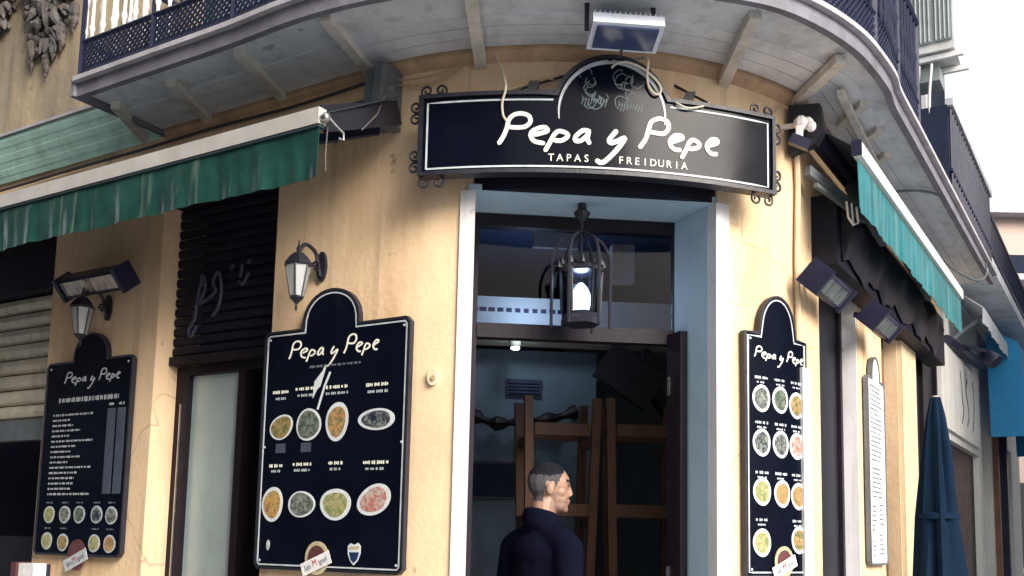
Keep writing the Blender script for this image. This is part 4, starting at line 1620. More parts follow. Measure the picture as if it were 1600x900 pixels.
# ------------------------------------------------------------------ wall lanterns
def wall_lantern(label, s, zb, o=0.17, scale=1.0):
    base = LF(s, 0.0, zb)
    t = thing("wall_lantern", label, "lantern", base, "iron wall lanterns on the left street")
    c = Vector(LF(s, o, zb))
    k = scale

    def ring(w, h):
        return [c + Vector((NL.x, NL.y, 0)) * (w * k * cos(a)) + Vector((DL.x, DL.y, 0)) * (w * k * sin(a)) + Vector((0, 0, h * k)) for a in [2 * pi * i / 6 + pi / 6 for i in range(6)]]
    lo, hi = ring(0.030, 0.035), ring(0.058, 0.185)
    for i in range(6):
        q = MB()
        a, b, c2, d2 = lo[i], lo[(i + 1) % 6], hi[(i + 1) % 6], hi[i]
        nrm = (b - a).cross(d2 - a).normalized() * 0.002
        q.add([a, b, c2, d2, a - nrm, b - nrm, c2 - nrm, d2 - nrm], [(0, 1, 2, 3), (7, 6, 5, 4), (0, 4, 5, 1), (1, 5, 6, 2), (2, 6, 7, 3), (3, 7, 4, 0)])
        q.build("pane", M["lamp_glass"], t)
        q = MB()
        q.tube([a, d2], 0.0055 * k, 5)
        q.build("glazing_bar", M["iron"], t)
    q = MB()
    q.lathe([(0.002, -0.035 * k), (0.007 * k, -0.02 * k), (0.006 * k, 0.0), (0.022 * k, 0.018 * k), (0.036 * k, 0.03 * k), (0.034 * k, 0.038 * k)], c, 6)
    q.build("finial", M["iron"], t)
    q = MB()
    q.lathe([(0.066 * k, 0.183 * k), (0.072 * k, 0.192 * k), (0.05 * k, 0.222 * k), (0.026 * k, 0.245 * k), (0.010 * k, 0.252 * k), (0.014 * k, 0.268 * k), (0.006 * k, 0.285 * k), (0.002, 0.31 * k)], c, 6)
    q.build("cap", M["iron"], t)
    w = Vector(LF(s - 0.0, 0.0, zb))
    q = MB()
    pts = catmull([tuple(c + Vector((0, 0, 0.25 * k))), LF(s, o * 0.75, zb + 0.30 * k), LF(s, o * 0.35, zb + 0.28 * k), LF(s, o * 0.2, zb + 0.22 * k), LF(s, 0.015, zb + 0.17 * k)], 5)
    q.tube(pts, 0.010 * k, 6)
    q.build("arm", M["iron"], t, smooth=True)
    q = MB()
    q.tube([LF(s + u, 0.05, z) for u, z in spiral((0, zb + 0.21 * k), 0.028, 1.2, 0, 1)], 0.006, 5)
    q.build("scroll", M["iron"], t, smooth=True)
    q = MB()
    q.prism(ellipse(0, zb + 0.22 * k, 0.06 * k, 0.15 * k, n=14), lambda x, z, d_: LF(s + x, d_, z), 0.001, 0.016)
    q.build("wall_plate", M["iron"], t)
    return t


wall_lantern("black iron wall lantern above the left edge of the large menu board", 0.600, 2.675)
wall_lantern("black iron wall lantern over the price list board, below the twin heater", 2.225, 2.640)

# ------------------------------------------------------------------ hanging lantern in the doorway
hc = Vector(DOOR(-0.058, 0.20, 2.585))
hl = thing("hanging_lantern", "lit black iron lantern on a chain hanging in the corner doorway", "lantern", tuple(hc))


def hring(w, h, n=6, ph=0.0):
    return [hc + Vector((w * cos(2 * pi * i / n + ph), w * sin(2 * pi * i / n + ph), h)) for i in range(n)]


q = MB()
q.lathe([(0.075, 0.0), (0.092, 0.004), (0.092, 0.03), (0.080, 0.045), (0.080, 0.06)], hc, 6)
q.build("base", M["iron"], hl)
lo, hi = hring(0.088, 0.058), hring(0.098, 0.255)
for i in range(6):
    a, b, c2, d2 = lo[i], lo[(i + 1) % 6], hi[(i + 1) % 6], hi[i]
    q = MB()
    nrm = (b - a).cross(d2 - a).normalized() * -0.002
    q.add([a, b, c2, d2, a + nrm, b + nrm, c2 + nrm, d2 + nrm], [(0, 1, 2, 3), (7, 6, 5, 4), (0, 4, 5, 1), (1, 5, 6, 2), (2, 6, 7, 3), (3, 7, 4, 0)])
    q.build("pane", M["pane"], hl)
    q = MB()
    q.tube([a, d2], 0.006, 5)
    q.build("glazing_bar", M["iron"], hl)
q = MB()
q.lathe([(0.098, 0.25), (0.108, 0.256), (0.108, 0.272), (0.098, 0.278)], hc, 6)
q.build("crown_band", M["iron"], hl)
for i in range(12):
    p = hring(0.104, 0.275, 12)[i]
    q = MB()
    q.lathe([(0.011, 0), (0.009, 0.014), (0.002, 0.034)], p, 5)
    q.build("crown_point", M["iron"], hl)
for i in range(6):
    a = 2 * pi * i / 6 + 0.05
    e = Vector((cos(a), sin(a), 0))
    pts = [tuple(hc + e * r + Vector((0, 0, h))) for r, h in ((0.136, -0.01), (0.136, 0.14), (0.136, 0.27), (0.130, 0.33), (0.098, 0.395), (0.040, 0.43), (0.008, 0.45))]
    q = MB()
    q.tube(catmull(pts, 4), 0.0078, 6)
    q.build("cage_bar", M["iron"], hl, smooth=True)
q = MB()
q.tube([tuple(hc + Vector((0, 0, 0.43))), tuple(hc + Vector((0, 0, 0.27)))], 0.006, 6)
q.build("stem", M["iron"], hl)
q = MB()
q.tube([tuple(hc + Vector((0, 0, 0.43))), tuple(hc + Vector((0, 0, 0.585)))], 0.007, 6)
q.build("chain", M["iron"], hl)
q = MB()
q.lathe([(0.008, 0.49), (0.030, 0.515), (0.040, 0.54), (0.022, 0.555), (0.020, 0.585)], hc, 8)
q.build("ceiling_rose", M["iron"], hl)
q = MB()
q.lathe([(0.026, 0.06), (0.040, 0.075), (0.048, 0.11), (0.044, 0.15), (0.030, 0.18), (0.012, 0.20)], hc, 14)
q.build("bulb", M["lamp_lit"], hl, smooth=True)
ll = bpy.data.lights.new("lantern_light", 'POINT')
ll.energy, ll.color, ll.shadow_soft_size = 0.7, (0.85, 0.93, 1.0), 0.04
lo_ = bpy.data.objects.new("lantern_light", ll)
col.objects.link(lo_)
lo_.parent = hl
lo_.location = (0, 0, 0.235)


# ------------------------------------------------------------------ awnings
def valance(mp, a, b, z_top, z_bot, o, nfold, amp, seed):
    rn = random.Random(seed)
    n = int((b - a) / 0.018)
    rows_ = 5
    ph = [rn.uniform(0, 6.28) for _ in range(4)]
    front, m = [], MB()
    vs, fs = [], []
    for side in (0, 1):
        for j in range(rows_ + 1):
            k = j / rows_
            for i in range(n + 1):
                x = a + (b - a) * i / n
                w = 0.5 * sin(x * nfold + ph[0]) + 0.3 * sin(x * nfold * 2.3 + ph[1]) + 0.35 * sin(x * nfold * 0.41 + ph[2])
                w += 0.25 * sin(x * nfold * 4.1 + ph[3] + 2 * k)
                oo = o + amp * w * (0.15 + 0.85 * k) - side * 0.003
                zz = z_top + (z_bot - z_top) * k + (0.002 * sin(x * nfold * 0.7 + ph[1]) if j == rows_ else 0)
                vs.append(mp(x, oo, zz))
    W = n + 1
    H = (rows_ + 1) * W
    for j in range(rows_):
        for i in range(n):
            p = j * W + i
            fs.append((p, p + 1, p + W + 1, p + W))
            fs.append((H + p, H + p + W, H + p + W + 1, H + p + 1))
    for i in range(n):
        fs.append((rows_ * W + i, rows_ * W + i + 1, H + rows_ * W + i + 1, H + rows_ * W + i))
    for j in range(rows_):
        for i in (0, n):
            p = j * W + i
            fs.append((p, p + W, H + p + W, H + p))
    m.add(vs, fs)
    return m


# left street
aw = thing("awning", "green awning with white front bar over the left street doors", "awning", LF(1.8, 0.0, 3.07), "awnings of the corner restaurant")
SA, SB = 0.06, 5.2
q = MB()
q.box(LF, (SA, SB), (0.60, 0.645), (3.275, 3.345))
q.build("front_bar", M["alu"], aw)
q = MB()
q.box(LF, (SA, SB), (0.603, 0.642), (3.262, 3.272))
q.build("valance_rail", M["canvas_top"], aw)
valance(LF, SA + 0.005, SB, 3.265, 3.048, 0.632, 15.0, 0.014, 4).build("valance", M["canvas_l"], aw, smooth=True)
q = MB()
vs = [LF(s, o, z) for s in (SA + 0.01, SB) for o, z in ((0.12, 3.60), (0.602, 3.335), (0.602, 3.331), (0.12, 3.595))]
q.add(vs, [(0, 1, 5, 4), (1, 2, 6, 5), (2, 3, 7, 6), (3, 0, 4, 7), (3, 2, 1, 0), (4, 5, 6, 7)])
q.build("canopy", M["canvas_top"], aw)
q = MB()
q.tube([LF(SA + 0.12, 0.11, 3.59), LF(SB, 0.11, 3.59)], 0.042, 12)
q.build("roller", M["canvas_top"], aw, smooth=True)
q = MB()
q.prism([(0.0, 3.49), (0.15, 3.51), (0.17, 3.56), (0.15, 3.78), (0.0, 3.79)], lambda o, z, d_: LF(d_, o, z), 0.150, 0.195)
q.prism([(0.004, 3.50), (0.14, 3.52), (0.155, 3.56), (0.14, 3.765), (0.004, 3.77)], lambda o, z, d_: LF(d_, o, z), 0.1955, 0.255)
eb = q.build("end_bracket", M["grey_metal"], aw)
q = MB()
q.lathe([(0.034, 0.0), (0.036, 0.01), (0.028, 0.018)], LF(0.150, 0.085, 3.555), 12, ax=(-DL.x, -DL.y, 0))
q.build("roller_cap", M["heater"], eb)
q = MB()
q.lathe([(0.014, 0.0), (0.013, 0.007)], LF(0.150, 0.085, 3.67), 10, ax=(-DL.x, -DL.y, 0))
q.build("bolt", M["chrome"], eb)
for s_ in (0.16, 2.6):
    q = MB()
    q.bar(LF(s_ + 0.08, 0.05, 3.50), LF(s_ + 0.33, 0.30, 3.40), 0.03, 0.04)
    q.bar(LF(s_ + 0.33, 0.30, 3.40), LF(s_ + 0.02, 0.60, 3.31), 0.03, 0.04)
    q.build("folding_arm", M["heater"], aw)
q = MB()
q.bar(LF(0.115, 0.07, 3.55), LF(0.085, 0.595, 3.315), 0.022, 0.11)  # dark fill added to darken the open end under the canopy
q.build("end_dark_fill", M["tv"], aw)
q = MB()
q.lathe([(0.004, 0), (0.018, 0.006), (0.022, 0.02), (0.016, 0.035), (0.006, 0.04)], LF(SA + 0.0, 0.625, 3.30), 10, ax=(-DL.x, -DL.y, 0))
q.build("bar_cap", M["chrome"], aw, smooth=True)
q = MB()
q.tube([LF(0.03, 0.62, 3.30), LF(0.0, 0.60, 3.26), LF(-0.02, 0.58, 3.235), LF(-0.02, 0.575, 3.21), LF(-0.002, 0.585, 3.215)], 0.006, 6)
q.tube([LF(0.05, 0.60, 3.27), LF(0.055, 0.60, 3.15), LF(0.05, 0.60, 3.08)], 0.003, 5)
q.tube([LF(0.16, 0.10, 3.66), LF(0.06, 0.28, 3.45), LF(0.02, 0.42, 3.32)], 0.004, 5)
q.build("crank_hook", M["chrome"], aw)

# right street
aw2 = thing("awning", "green awning in its lit turquoise tone with bright white bar along the right street", "awning", RF(1.6, 0.0, 3.2), "awnings of the corner restaurant")
q = MB()
q.box(RF, (-0.02, 3.25), (0.285, 0.325), (3.465, 3.535))
q.build("front_bar", M["rail_white"], aw2)
valance(RF, -0.01, 3.24, 3.455, 3.205, 0.305, 15.0, 0.009, 9).build("valance", M["canvas_r"], aw2, smooth=True)
q = MB()
vs = [RF(s, o, z) for s in (0.0, 3.24) for o, z in ((0.10, 3.66), (0.287, 3.522), (0.287, 3.518), (0.10, 3.655))]
q.add(vs, [(0, 1, 5, 4), (1, 2, 6, 5), (2, 3, 7, 6), (3, 0, 4, 7), (3, 2, 1, 0), (4, 5, 6, 7)])
q.build("canopy", M["canvas_top"], aw2)
q = MB()
q.tube([RF(-0.04, 0.10, 3.62), RF(3.25, 0.10, 3.62)], 0.05, 12)
q.build("roller", M["heater"], aw2, smooth=True)
q = MB()
q.prism([(0.0, 3.50), (0.13, 3.53), (0.17, 3.60), (0.15, 3.73), (0.0, 3.75)], lambda o, z, d_: RF(d_, o, z), -0.10, -0.045)
q.build("end_bracket", M["tv"], aw2)
q = MB()
q.bar(RF(0.0, 0.06, 3.44), RF(0.45, 0.20, 3.34), 0.035, 0.05)
q.bar(RF(0.0, 0.10, 3.36), RF(0.5, 0.22, 3.30), 0.02, 0.02)
q.build("folding_arm", M["grey_metal"], aw2)
q = MB()
q.obox(RF(-0.025, 0.305, 3.50), Vector((DR.x, DR.y, 0)), Vector((NR.x, NR.y, 0)), Vector((0, 0, 1)), (0.005, 0.024, 0.038))
q.build("bar_cap", M["heater"], aw2)
q = MB()
q.tube([RF(0.2, 0.20, 3.32), RF(0.21, 0.205, 3.24), RF(0.25, 0.22, 3.21), RF(0.29, 0.235, 3.23), RF(0.28, 0.23, 3.31)], 0.006, 6)
q.tube([RF(0.24, 0.215, 3.32), RF(0.25, 0.22, 3.21)], 0.005, 6)
q.build("hook", M["rail_white"], aw2)


for s_, e_ in ((0.5, 0.95), (1.9, 2.4)):
    q = MB()
    q.bar(RF(s_, 0.14, 3.50), RF(e_, 0.22, 3.30), 0.03, 0.04)
    q.bar(RF(e_, 0.22, 3.30), RF(s_ + 0.1, 0.285, 3.48), 0.03, 0.04)
    q.build("folding_arm", M["grey_metal"], aw2)
q = MB()
n_ = 24
vs, fs = [], []
for i in range(n_ + 1):
    x = 0.35 + 2.8 * i / n_
    sag = 0.03 * sin(i * 1.3) + 0.02 * sin(i * 2.9)
    vs += [RF(x, 0.135, 3.42), RF(x, 0.20 + sag * .5, 3.22 + sag), RF(x, 0.145, 3.06 + sag), RF(x, 0.135, 3.10)]
for i in range(n_):
    k = 4 * i
    for j in range(4):
        fs.append((k + j, k + (j + 1) % 4, k + 4 + (j + 1) % 4, k + 4 + j))
fs += [(3, 2, 1, 0), (4 * n_, 4 * n_ + 1, 4 * n_ + 2, 4 * n_ + 3)]
q.add(vs, fs)
q.build("gathered_cloth", M["tv"], aw2, smooth=True)


# ------------------------------------------------------------------ patio heaters
def heater(label, mp, a, o, z, half, tilt, lamps=2):
    t = thing("patio_heater", label, "heater", mp(a, 0.0, z), "wall heaters")
    p0, p1 = Vector(mp(a - half, o, z)), Vector(mp(a + half, o, z))
    d = (p1 - p0).normalized()
    nrm = (Vector(mp(a, o + 0.1, z)) - Vector(mp(a, o, z))).normalized()
    f = (nrm * cos(tilt) - Vector((0, 0, 1)) * sin(tilt)).normalized()
    u = d.cross(f).normalized()
    c = (p0 + p1) / 2
    q = MB()
    prof = [(-0.055, -0.045), (-0.055, 0.05), (-0.02, 0.068), (0.04, 0.060), (0.05, 0.045), (-0.02, 0.02), (-0.02, -0.02), (0.05, -0.045), (0.04, -0.058), (-0.02, -0.062)]
    vs = [c + d * (sx * half) + f * a_ + u * b_ for sx in (-1, 1) for a_, b_ in prof]
    k = len(prof)
    q.add(vs, [(j, (j + 1) % k, k + (j + 1) % k, k + j) for j in range(k)] + [tuple(range(k - 1, -1, -1)), tuple(range(k, 2 * k))])
    q.build("housing", M["heater"], t)
    for sx in (-1, 1):
        q = MB()
        q.obox(c + d * (sx * (half + 0.014)), d, f, u, (0.013, 0.062, 0.070))
        q.build("end_cap", M["heater"], t)
    for i in range(lamps):
        x = -half + (i + 0.5) * 2 * half / lamps
        q = MB()
        q.obox(c + d * x + f * 0.030, d, f, u, (half / lamps - 0.02, 0.012, 0.040))
        q.build("reflector", M["heater_glass"] if lamps == 2 and "left" in label else M["heater_mesh"], t)
        for j in range(5):
            q = MB()
            q.bar(c + d * (x - half / lamps + 0.02 + j * (2 * half / lamps - 0.04) / 4) + f * 0.05 - u * 0.044, c + d * (x - half / lamps + 0.02 + j * (2 * half / lamps - 0.04) / 4) + f * 0.05 + u * 0.044, 0.003, 0.003)
            q.build("grille_wire", M["chrome"], t)
    q = MB()
    q.bar(Vector(mp(a, 0.0, z + 0.06)), c - f * 0.05, 0.03, 0.03)
    q.build("bracket", M["heater"], t)
    return t


heater("twin black heater with cream reflectors on the orange pillar at left", LF, 2.17, 0.14, 2.975, 0.245, 0.7)
heater("grille fronted heater at the right street corner, next to the bent menu board", RF, 0.12, 0.12, 2.875, 0.20, 0.75, 3)
heater("grille fronted heater above the paper notice board", RF, 1.18, 0.15, 2.90, 0.20, 0.75, 3)

# ------------------------------------------------------------------ ornament on the upper wall
orn = MB()
rn = random.Random(11)
base_o = LF(2.98, 0.0, 4.40)


def lump(mb, s, z, r, o, el=1.6, lean=0.0):
    """one carved leaf: a pointed, slightly twisted lobe"""
    c = Vector(LF(s, o, z))
    ax_ = (Vector((DL.x, DL.y, 0)) * lean + Vector((NL.x, NL.y, 0)) * rn.uniform(-.2, .5) + Vector((0, 0, -1))).normalized()
    prof = [(r * .25, -r * el * .9), (r * .8, -r * el * .5), (r, -r * el * .1), (r * .75, r * el * .4), (r * .35, r * el * .8), (r * .05, r * el * 1.15)]
    mb.lathe([(a * rn.uniform(.8, 1.2), h) for a, h in prof], c, 6, ax=ax_)


def carve(mb, s0, zlo, zhi, w0, w1, n_):
    for i in range(n_):
        k = rn.random() ** 0.7
        z = zlo + (zhi - zlo) * k
        hw = w0 + (w1 - w0) * k
        dx = rn.uniform(-hw, hw)
        lump(mb, s0 + dx, z, rn.uniform(0.014, 0.036), rn.uniform(-0.01, 0.03 + 0.07 * k * (1 - abs(dx) / hw * .6)), rn.uniform(1.1, 2.2), dx / hw * 0.9)


carve(orn, 3.02, 4.60, 5.2, 0.10, 0.36, 260)
for s, z0, z1 in ((3.00, 4.64, 4.40), (2.86, 4.68, 4.57), (3.16, 4.66, 4.51), (2.94, 4.64, 4.53), (2.75, 4.80, 4.66)):
    for i in range(7):
        k = i / 6
        lump(orn, s + rn.uniform(-.012, .012), z0 + (z1 - z0) * k, 0.030 * (1 - k) + 0.008, 0.02, 1.8, rn.uniform(-.3, .3))
o_ = orn.build("wall_ornament", M["ornament"], None, base=base_o)
tag(o_, "sooty grey carved ornament with drooping tips high on the tan wall, left of the balcony", "ornament", "carved ornaments high on the left wall", "stuff")
del o_["kind"]
orn = MB()
carve(orn, 3.62, 4.84, 5.25, 0.12, 0.22, 110)
o_ = orn.build("wall_ornament", M["ornament"], None, base=LF(3.6, 0.0, 4.8))
tag(o_, "sooty carved ornament cut off by the top left corner of the picture", "ornament", "carved ornaments high on the left wall")

# ------------------------------------------------------------------ small things on the walls
q = MB()
zc = 2.312
q.prism(ellipse(0, zc, 0.052, 0.075, n=18), lambda x, z, d_: FAC(TA(199.75) + x, d_, z), 0.0, 0.018)
bell = q.build("doorbell", M["bell"], None, smooth=False, base=FAC(TA(199.75), 0.0, 2.27))
tag(bell, "small cream oval doorbell between the large menu board and the doorway", "doorbell")
q = MB()
q.prism(ellipse(0.006, zc - 0.004, 0.020, 0.024, n=12), lambda x, z, d_: FAC(TA(199.75) + x, d_, z), 0.018, 0.026)
q.build("button", M["wood_strip"], bell)

sc = thing("security_camera", "white bracketed camera under the balcony at the right corner", "camera", ARC(142.5, 0.02, 3.50))
q = MB()
q.obox(ARC(143.5, 0.17, 3.49), Vector((0.75, -0.3, -0.45)).normalized(), Vector((0.3, 0.95, 0)).normalized(), Vector((0.45, -0.1, 0.85)).normalized(), (0.05, 0.022, 0.024))
q.build("body", M["heater"], sc)
q = MB()
q.bar(ARC(143.4, 0.16, 3.51), ARC(141.4, 0.12, 3.60), 0.03, 0.035)
q.build("bracket_arm", M["white"], sc)
q = MB()
for a_, o_2, z_, r_ in ((141.2, 0.12, 3.62, 0.034), (139.9, 0.13, 3.63, 0.028), (140.4, 0.16, 3.60, 0.024)):
    q.lathe([(r_ * .5, -r_), (r_, -r_ * .4), (r_, r_ * .4), (r_ * .5, r_)], ARC(a_, o_2, z_), 8)
q.build("joint", M["white"], sc)
q = MB()
q.bar(ARC(141, 0.11, 3.62), ARC(141, -0.02, 3.64), 0.02, 0.02)
q.build("wall_arm", M["white"], sc)


def cable(name, label, pts, r, m, n=6):
    q = MB()
    b = pts[0]
    q.tube(catmull(pts, n), r, 6)
    o = q.build(name, M[m], None, smooth=True, base=b)
    return tag(o, label, "cable")


cable("cable", "deepest sagging tan cable between the left awning bracket and the sign",
      [FAC(0.0, 0.02, 3.77), FAC(0.12, 0.03, 3.72), FAC(0.25, 0.03, 3.69), FAC(0.36, 0.03, 3.70), FAC(0.47, 0.025, 3.755)], 0.006, "cable_tan")
cable("cable", "second tan cable with a shallower sag under the cornice left of the sign",
      [FAC(0.03, 0.035, 3.76), FAC(0.2, 0.04, 3.725), FAC(0.34, 0.04, 3.725), FAC(0.48, 0.03, 3.77)], 0.005, "cable_tan")
cable("cable", "pale cord hanging over the left end of the sign lettering",
      [ARC(190.8, 0.05, 3.78), ARC(189.3, 0.12, 3.66), SIGN(-0.46, 3.56, 0.02), SIGN(-0.475, 3.50, 0.012), SIGN(-0.47, 3.44, 0.012), SIGN(-0.455, 3.415, 0.012)], 0.0055, "cable")
cable("cable", "pale looped cord hanging in front of the sign's arched crest",
      [ARC(170.5, 0.06, 3.77), SIGN(0.155, 3.715, 0.03), SIGN(0.158, 3.65, 0.02), SIGN(0.165, 3.60, 0.016), SIGN(0.19, 3.565, 0.016), SIGN(0.215, 3.565, 0.016), SIGN(0.222, 3.59, 0.016), SIGN(0.20, 3.625, 0.018),
       SIGN(0.14, 3.67, 0.02), SIGN(0.07, 3.695, 0.02), SIGN(0.02, 3.685, 0.018), SIGN(0.0, 3.665, 0.016)], 0.0055, "cable")
cable("cable", "white cord slung along the top of the sign at its right shoulder",
      [SIGN(0.275, 3.575, -0.03), SIGN(0.30, 3.53, 0.016), SIGN(0.35, 3.515, 0.016), SIGN(0.42, 3.535, 0.010), SIGN(0.47, 3.57, -0.02)], 0.005, "cable")
cable("cable", "thin tan wire from the sign's left shoulder up to the wall",
      [SIGN(-0.47, 3.57, -0.03), SIGN(-0.38, 3.61, -0.05), SIGN(-0.30, 3.65, -0.08), SIGN(-0.25, 3.655, -0.1)], 0.004, "cable_tan")
cable("cable", "dark cable clipped along the soffit over the left street awning",
      [LF(4.2, 0.02, 3.76), LF(3.4, 0.025, 3.745), LF(2.6, 0.02, 3.755), LF(2.0, 0.03, 3.75), LF(1.4, 0.025, 3.76), LF(0.8, 0.03, 3.75), LF(0.35, 0.03, 3.765)], 0.009, "cable_dark")
cable("cable", "grey cable looping under the right street soffit",
      [RF(1.55, 0.16, 3.80), RF(1.60, 0.30, 3.80), RF(1.75, 0.40, 3.80), RF(1.95, 0.41, 3.80)], 0.008, "grey_metal")
cable("cable", "dark drooping cable at the far end of the right street soffit",
      [RF(2.7, 0.22, 3.72), RF(3.0, 0.29, 3.65), RF(3.5, 0.40, 3.66), RF(3.75, 0.44, 3.80), RF(3.6, 0.40, 3.95)], 0.009, "grey_metal")
cable("cable", "thin tan wire slanting down the wall right of the sign",
      [ARC(141.5, 0.03, 3.75), ARC(146.0, 0.012, 3.62), ARC(150.5, 0.012, 3.50)], 0.004, "cable_tan")

mh = thing("card_holder", "small white card holder at the foot of the left pillar", "holder", LF(2.72, 0.0, 1.2))
q = MB()
q.box(LF, (2.60, 2.74), (0.02, 0.10), (1.22, 1.405))
q.build("card", M["paper"], mh)
q = MB()
q.box(LF, (2.75, 2.80), (0.02, 0.11), (1.20, 1.41))
q.build("side", M["maroon"], mh)
q = MB()
q.box(LF, (2.59, 2.81), (-0.002, 0.018), (1.15, 1.40))
q.build("back", M["heater"], mh)

# ------------------------------------------------------------------ inside the doorway
lamp = thing("ceiling_spot", "small bright spotlight under the cream ceiling beam seen through the transom", "spotlight", DOOR(-0.18, 2.02, 2.86))
q = MB()
q.lathe([(0.03, 0.0), (0.035, 0.02), (0.035, 0.06), (0.02, 0.07)], DOOR(-0.18, 2.01, 2.82), 12)
q.build("housing", M["room_white"], lamp)
q = MB()
q.lathe([(0.026, -0.004), (0.028, 0.0)], DOOR(-0.18, 2.01, 2.815), 12)
q.build("lens", M["spot_lit"], lamp)
pl_ = bpy.data.lights.new("beam_fill_light", 'POINT')  # fill light added in front of the beam to brighten it, apart from the spot
pl_.energy, pl_.color, pl_.shadow_soft_size = 2.2, (0.80, 0.92, 1.0), 0.05
po = bpy.data.objects.new("beam_fill_light", pl_)
col.objects.link(po)
po.parent = lamp
po.location = Vector(DOOR(-0.12, 1.78, 3.02)) - lamp.location

ctr = thing("bar_counter", "dark wooden bar counter behind the man, stools upside down on it", "counter", DOOR(0.25, 1.55, 0.15))
q = MB()
q.box(DOOR, (-0.35, 1.6), (1.25, 1.85), (1.30, 1.36))
q.build("counter_top", M["wood"], ctr)
q = MB()
q.box(DOOR, (-0.30, 1.55), (1.35, 1.80), (0.15, 1.298))
q.build("counter_front", M["frame"], ctr)


def stool(label, u, d_, z, w, dep, rot):
    t = thing("bar_stool", label, "stool", DOOR(u, d_, z), "upturned wooden bar stools on the counter")
    c, s = cos(rot), sin(rot)

    def mp(a, b, h):
        return DOOR(u + a * c - b * s, d_ + a * s + b * c, z + h)
    H = 1.06
    q = MB()
    q.box(mp, (-w / 2 - .02, w / 2 + .02), (-dep / 2 - .02, dep / 2 + .02), (0.0, 0.04))
    q.build("seat", M["wood"], t)
    for sx in (-1, 1):
        for sy in (-1, 1):
            q = MB()
            x, y = sx * (w / 2 - .02), sy * (dep / 2 - .02)
            vs = []
            for h, k in ((0.041, 0.92), (H, 1.06)):
                vs += [mp(x * k + a * .024, y * k + b * .024, h) for a, b in ((-1, -1), (1, -1), (1, 1), (-1, 1))]
            q.add(vs, [(3, 2, 1, 0), (4, 5, 6, 7), (0, 1, 5, 4), (1, 2, 6, 5), (2, 3, 7, 6), (3, 0, 4, 7)])
            q.build("leg", M["wood"], t)
    for h in (0.88, 0.42):
        for sy in (-1, 1):
            q = MB()
            q.box(mp, (-w / 2 + .05, w / 2 - .05), (sy * (dep / 2 - .02) - .012, sy * (dep / 2 - .02) + .012), (h - .04, h + .03))
            q.build("stretcher", M["wood"], t)
        for sx in (-1, 1):
            q = MB()
            q.box(mp, (sx * (w / 2 - .02) - .012, sx * (w / 2 - .02) + .012), (-dep / 2 + .05, dep / 2 - .05), (h - .10, h - .04))
            q.build("stretcher", M["wood"], t)
    return t


stool("upturned wooden bar stool behind the man's head, leftmost on the counter", 0.03, 1.55, 1.36, 0.42, 0.36, 0.06)
stool("upturned wooden bar stool in the middle of the counter", 0.52, 1.50, 1.36, 0.40, 0.34, -0.10)
stool("upturned wooden bar stool half hidden by the open door leaf", 0.98, 1.60, 1.34, 0.40, 0.36, 0.12)

tv = thing("television", "black television tilted on a wall arm inside the doorway", "television", DOOR(0.62, 2.0, 2.45))
tc_ = Vector(DOOR(0.56, 2.0, 2.66))
tx = (Vector((TD.x, TD.y, 0)) * 0.80 + Vector((0, 0, -0.52))).normalized()
ty = Vector((-ND.x, -ND.y, 0.0))
tz = tx.cross(ty).normalized()
q = MB()
q.obox(tc_, tx, ty, tz, (0.20, 0.03, 0.13))
q.build("screen_case", M["tv"], tv)
q = MB()
q.bar(tc_ + tx * 0.18, Vector(DOOR(0.98, 2.2, 2.33)), 0.05, 0.09)
q.build("wall_arm", M["tv"], tv)
q = MB()
q.tube(catmull([tuple(tc_ + tx * 0.02 + tz * 0.13), DOOR(0.66, 2.0, 2.84), DOOR(0.74, 2.02, 2.78), DOOR(0.75, 2.02, 2.66)], 5), 0.012, 6)
q.build("cable_loop", M["tv"], tv)

nt_ = thing("framed_notice", "framed blue notice on the back wall left of the man", "notice", DOOR(-0.25, 2.29, 1.87))
q = MB()
q.box(DOOR, (-0.46, -0.10), (2.27, 2.296), (1.86, 2.11))
q.build("frame", M["tv"], nt_)
q = MB()
q.box(DOOR, (-0.445, -0.115), (2.262, 2.2695), (1.875, 2.095))
q.build("sheet", M["dark_wall"], nt_)
ve = thing("wall_vent", "small grey air vent on the back wall above the notice", "vent", DOOR(-0.1, 2.29, 2.56))
q = MB()
q.box(DOOR, (-0.21, 0.03), (2.275, 2.297), (2.55, 2.66))
q.build("frame", M["room_dark"], ve)
for i in range(4):
    q = MB()
    q.box(DOOR, (-0.19, 0.01), (2.262, 2.274), (2.565 + i * 0.022, 2.578 + i * 0.022))
    q.build("slat", M["room_dark"], ve)
shf = thing("dark_branch", "dark gnarled beam decoration across the back wall behind the man", "decoration", DOOR(-0.4, 2.2, 2.33))
q = MB()
q.tube(catmull([DOOR(-0.62, 2.24, 2.42), DOOR(-0.44, 2.22, 2.40), DOOR(-0.28, 2.20, 2.35), DOOR(-0.10, 2.2, 2.37), DOOR(0.08, 2.22, 2.39), DOOR(0.26, 2.22, 2.45)], 4), [0.035 + 0.018 * sin(i * 1.7) for i in range(21)], 8)
q.build("beam", M["frame"], shf, smooth=True)
ap = thing("pale_reflection_panel", "pale panel standing in for a reflection high in the transom", "reflection panel", DOOR(0.0, 1.5, 3.3))  # pale panel added in place of a reflection in the transom glass
q = MB()
q.box(DOOR, (-0.172, 0.085), (1.18, 1.22), (3.245, 3.390))
q.build("panel", M["room_white"], ap)
ap2 = thing("cream_reflection_box", "cream box standing in for a reflection in the right half of the transom", "cabinet", DOOR(0.5, 2.0, 2.9))  # cream box stands in for a second reflection in that glass
q = MB()
q.box(DOOR, (0.285, 0.415), (1.20, 1.30), (3.075, 3.29))
q.build("case", M["room_white"], ap2)
q = MB()
q.box(DOOR, (0.292, 0.35), (1.187, 1.198), (3.085, 3.28))
q.build("front_face", M["bell"], ap2)

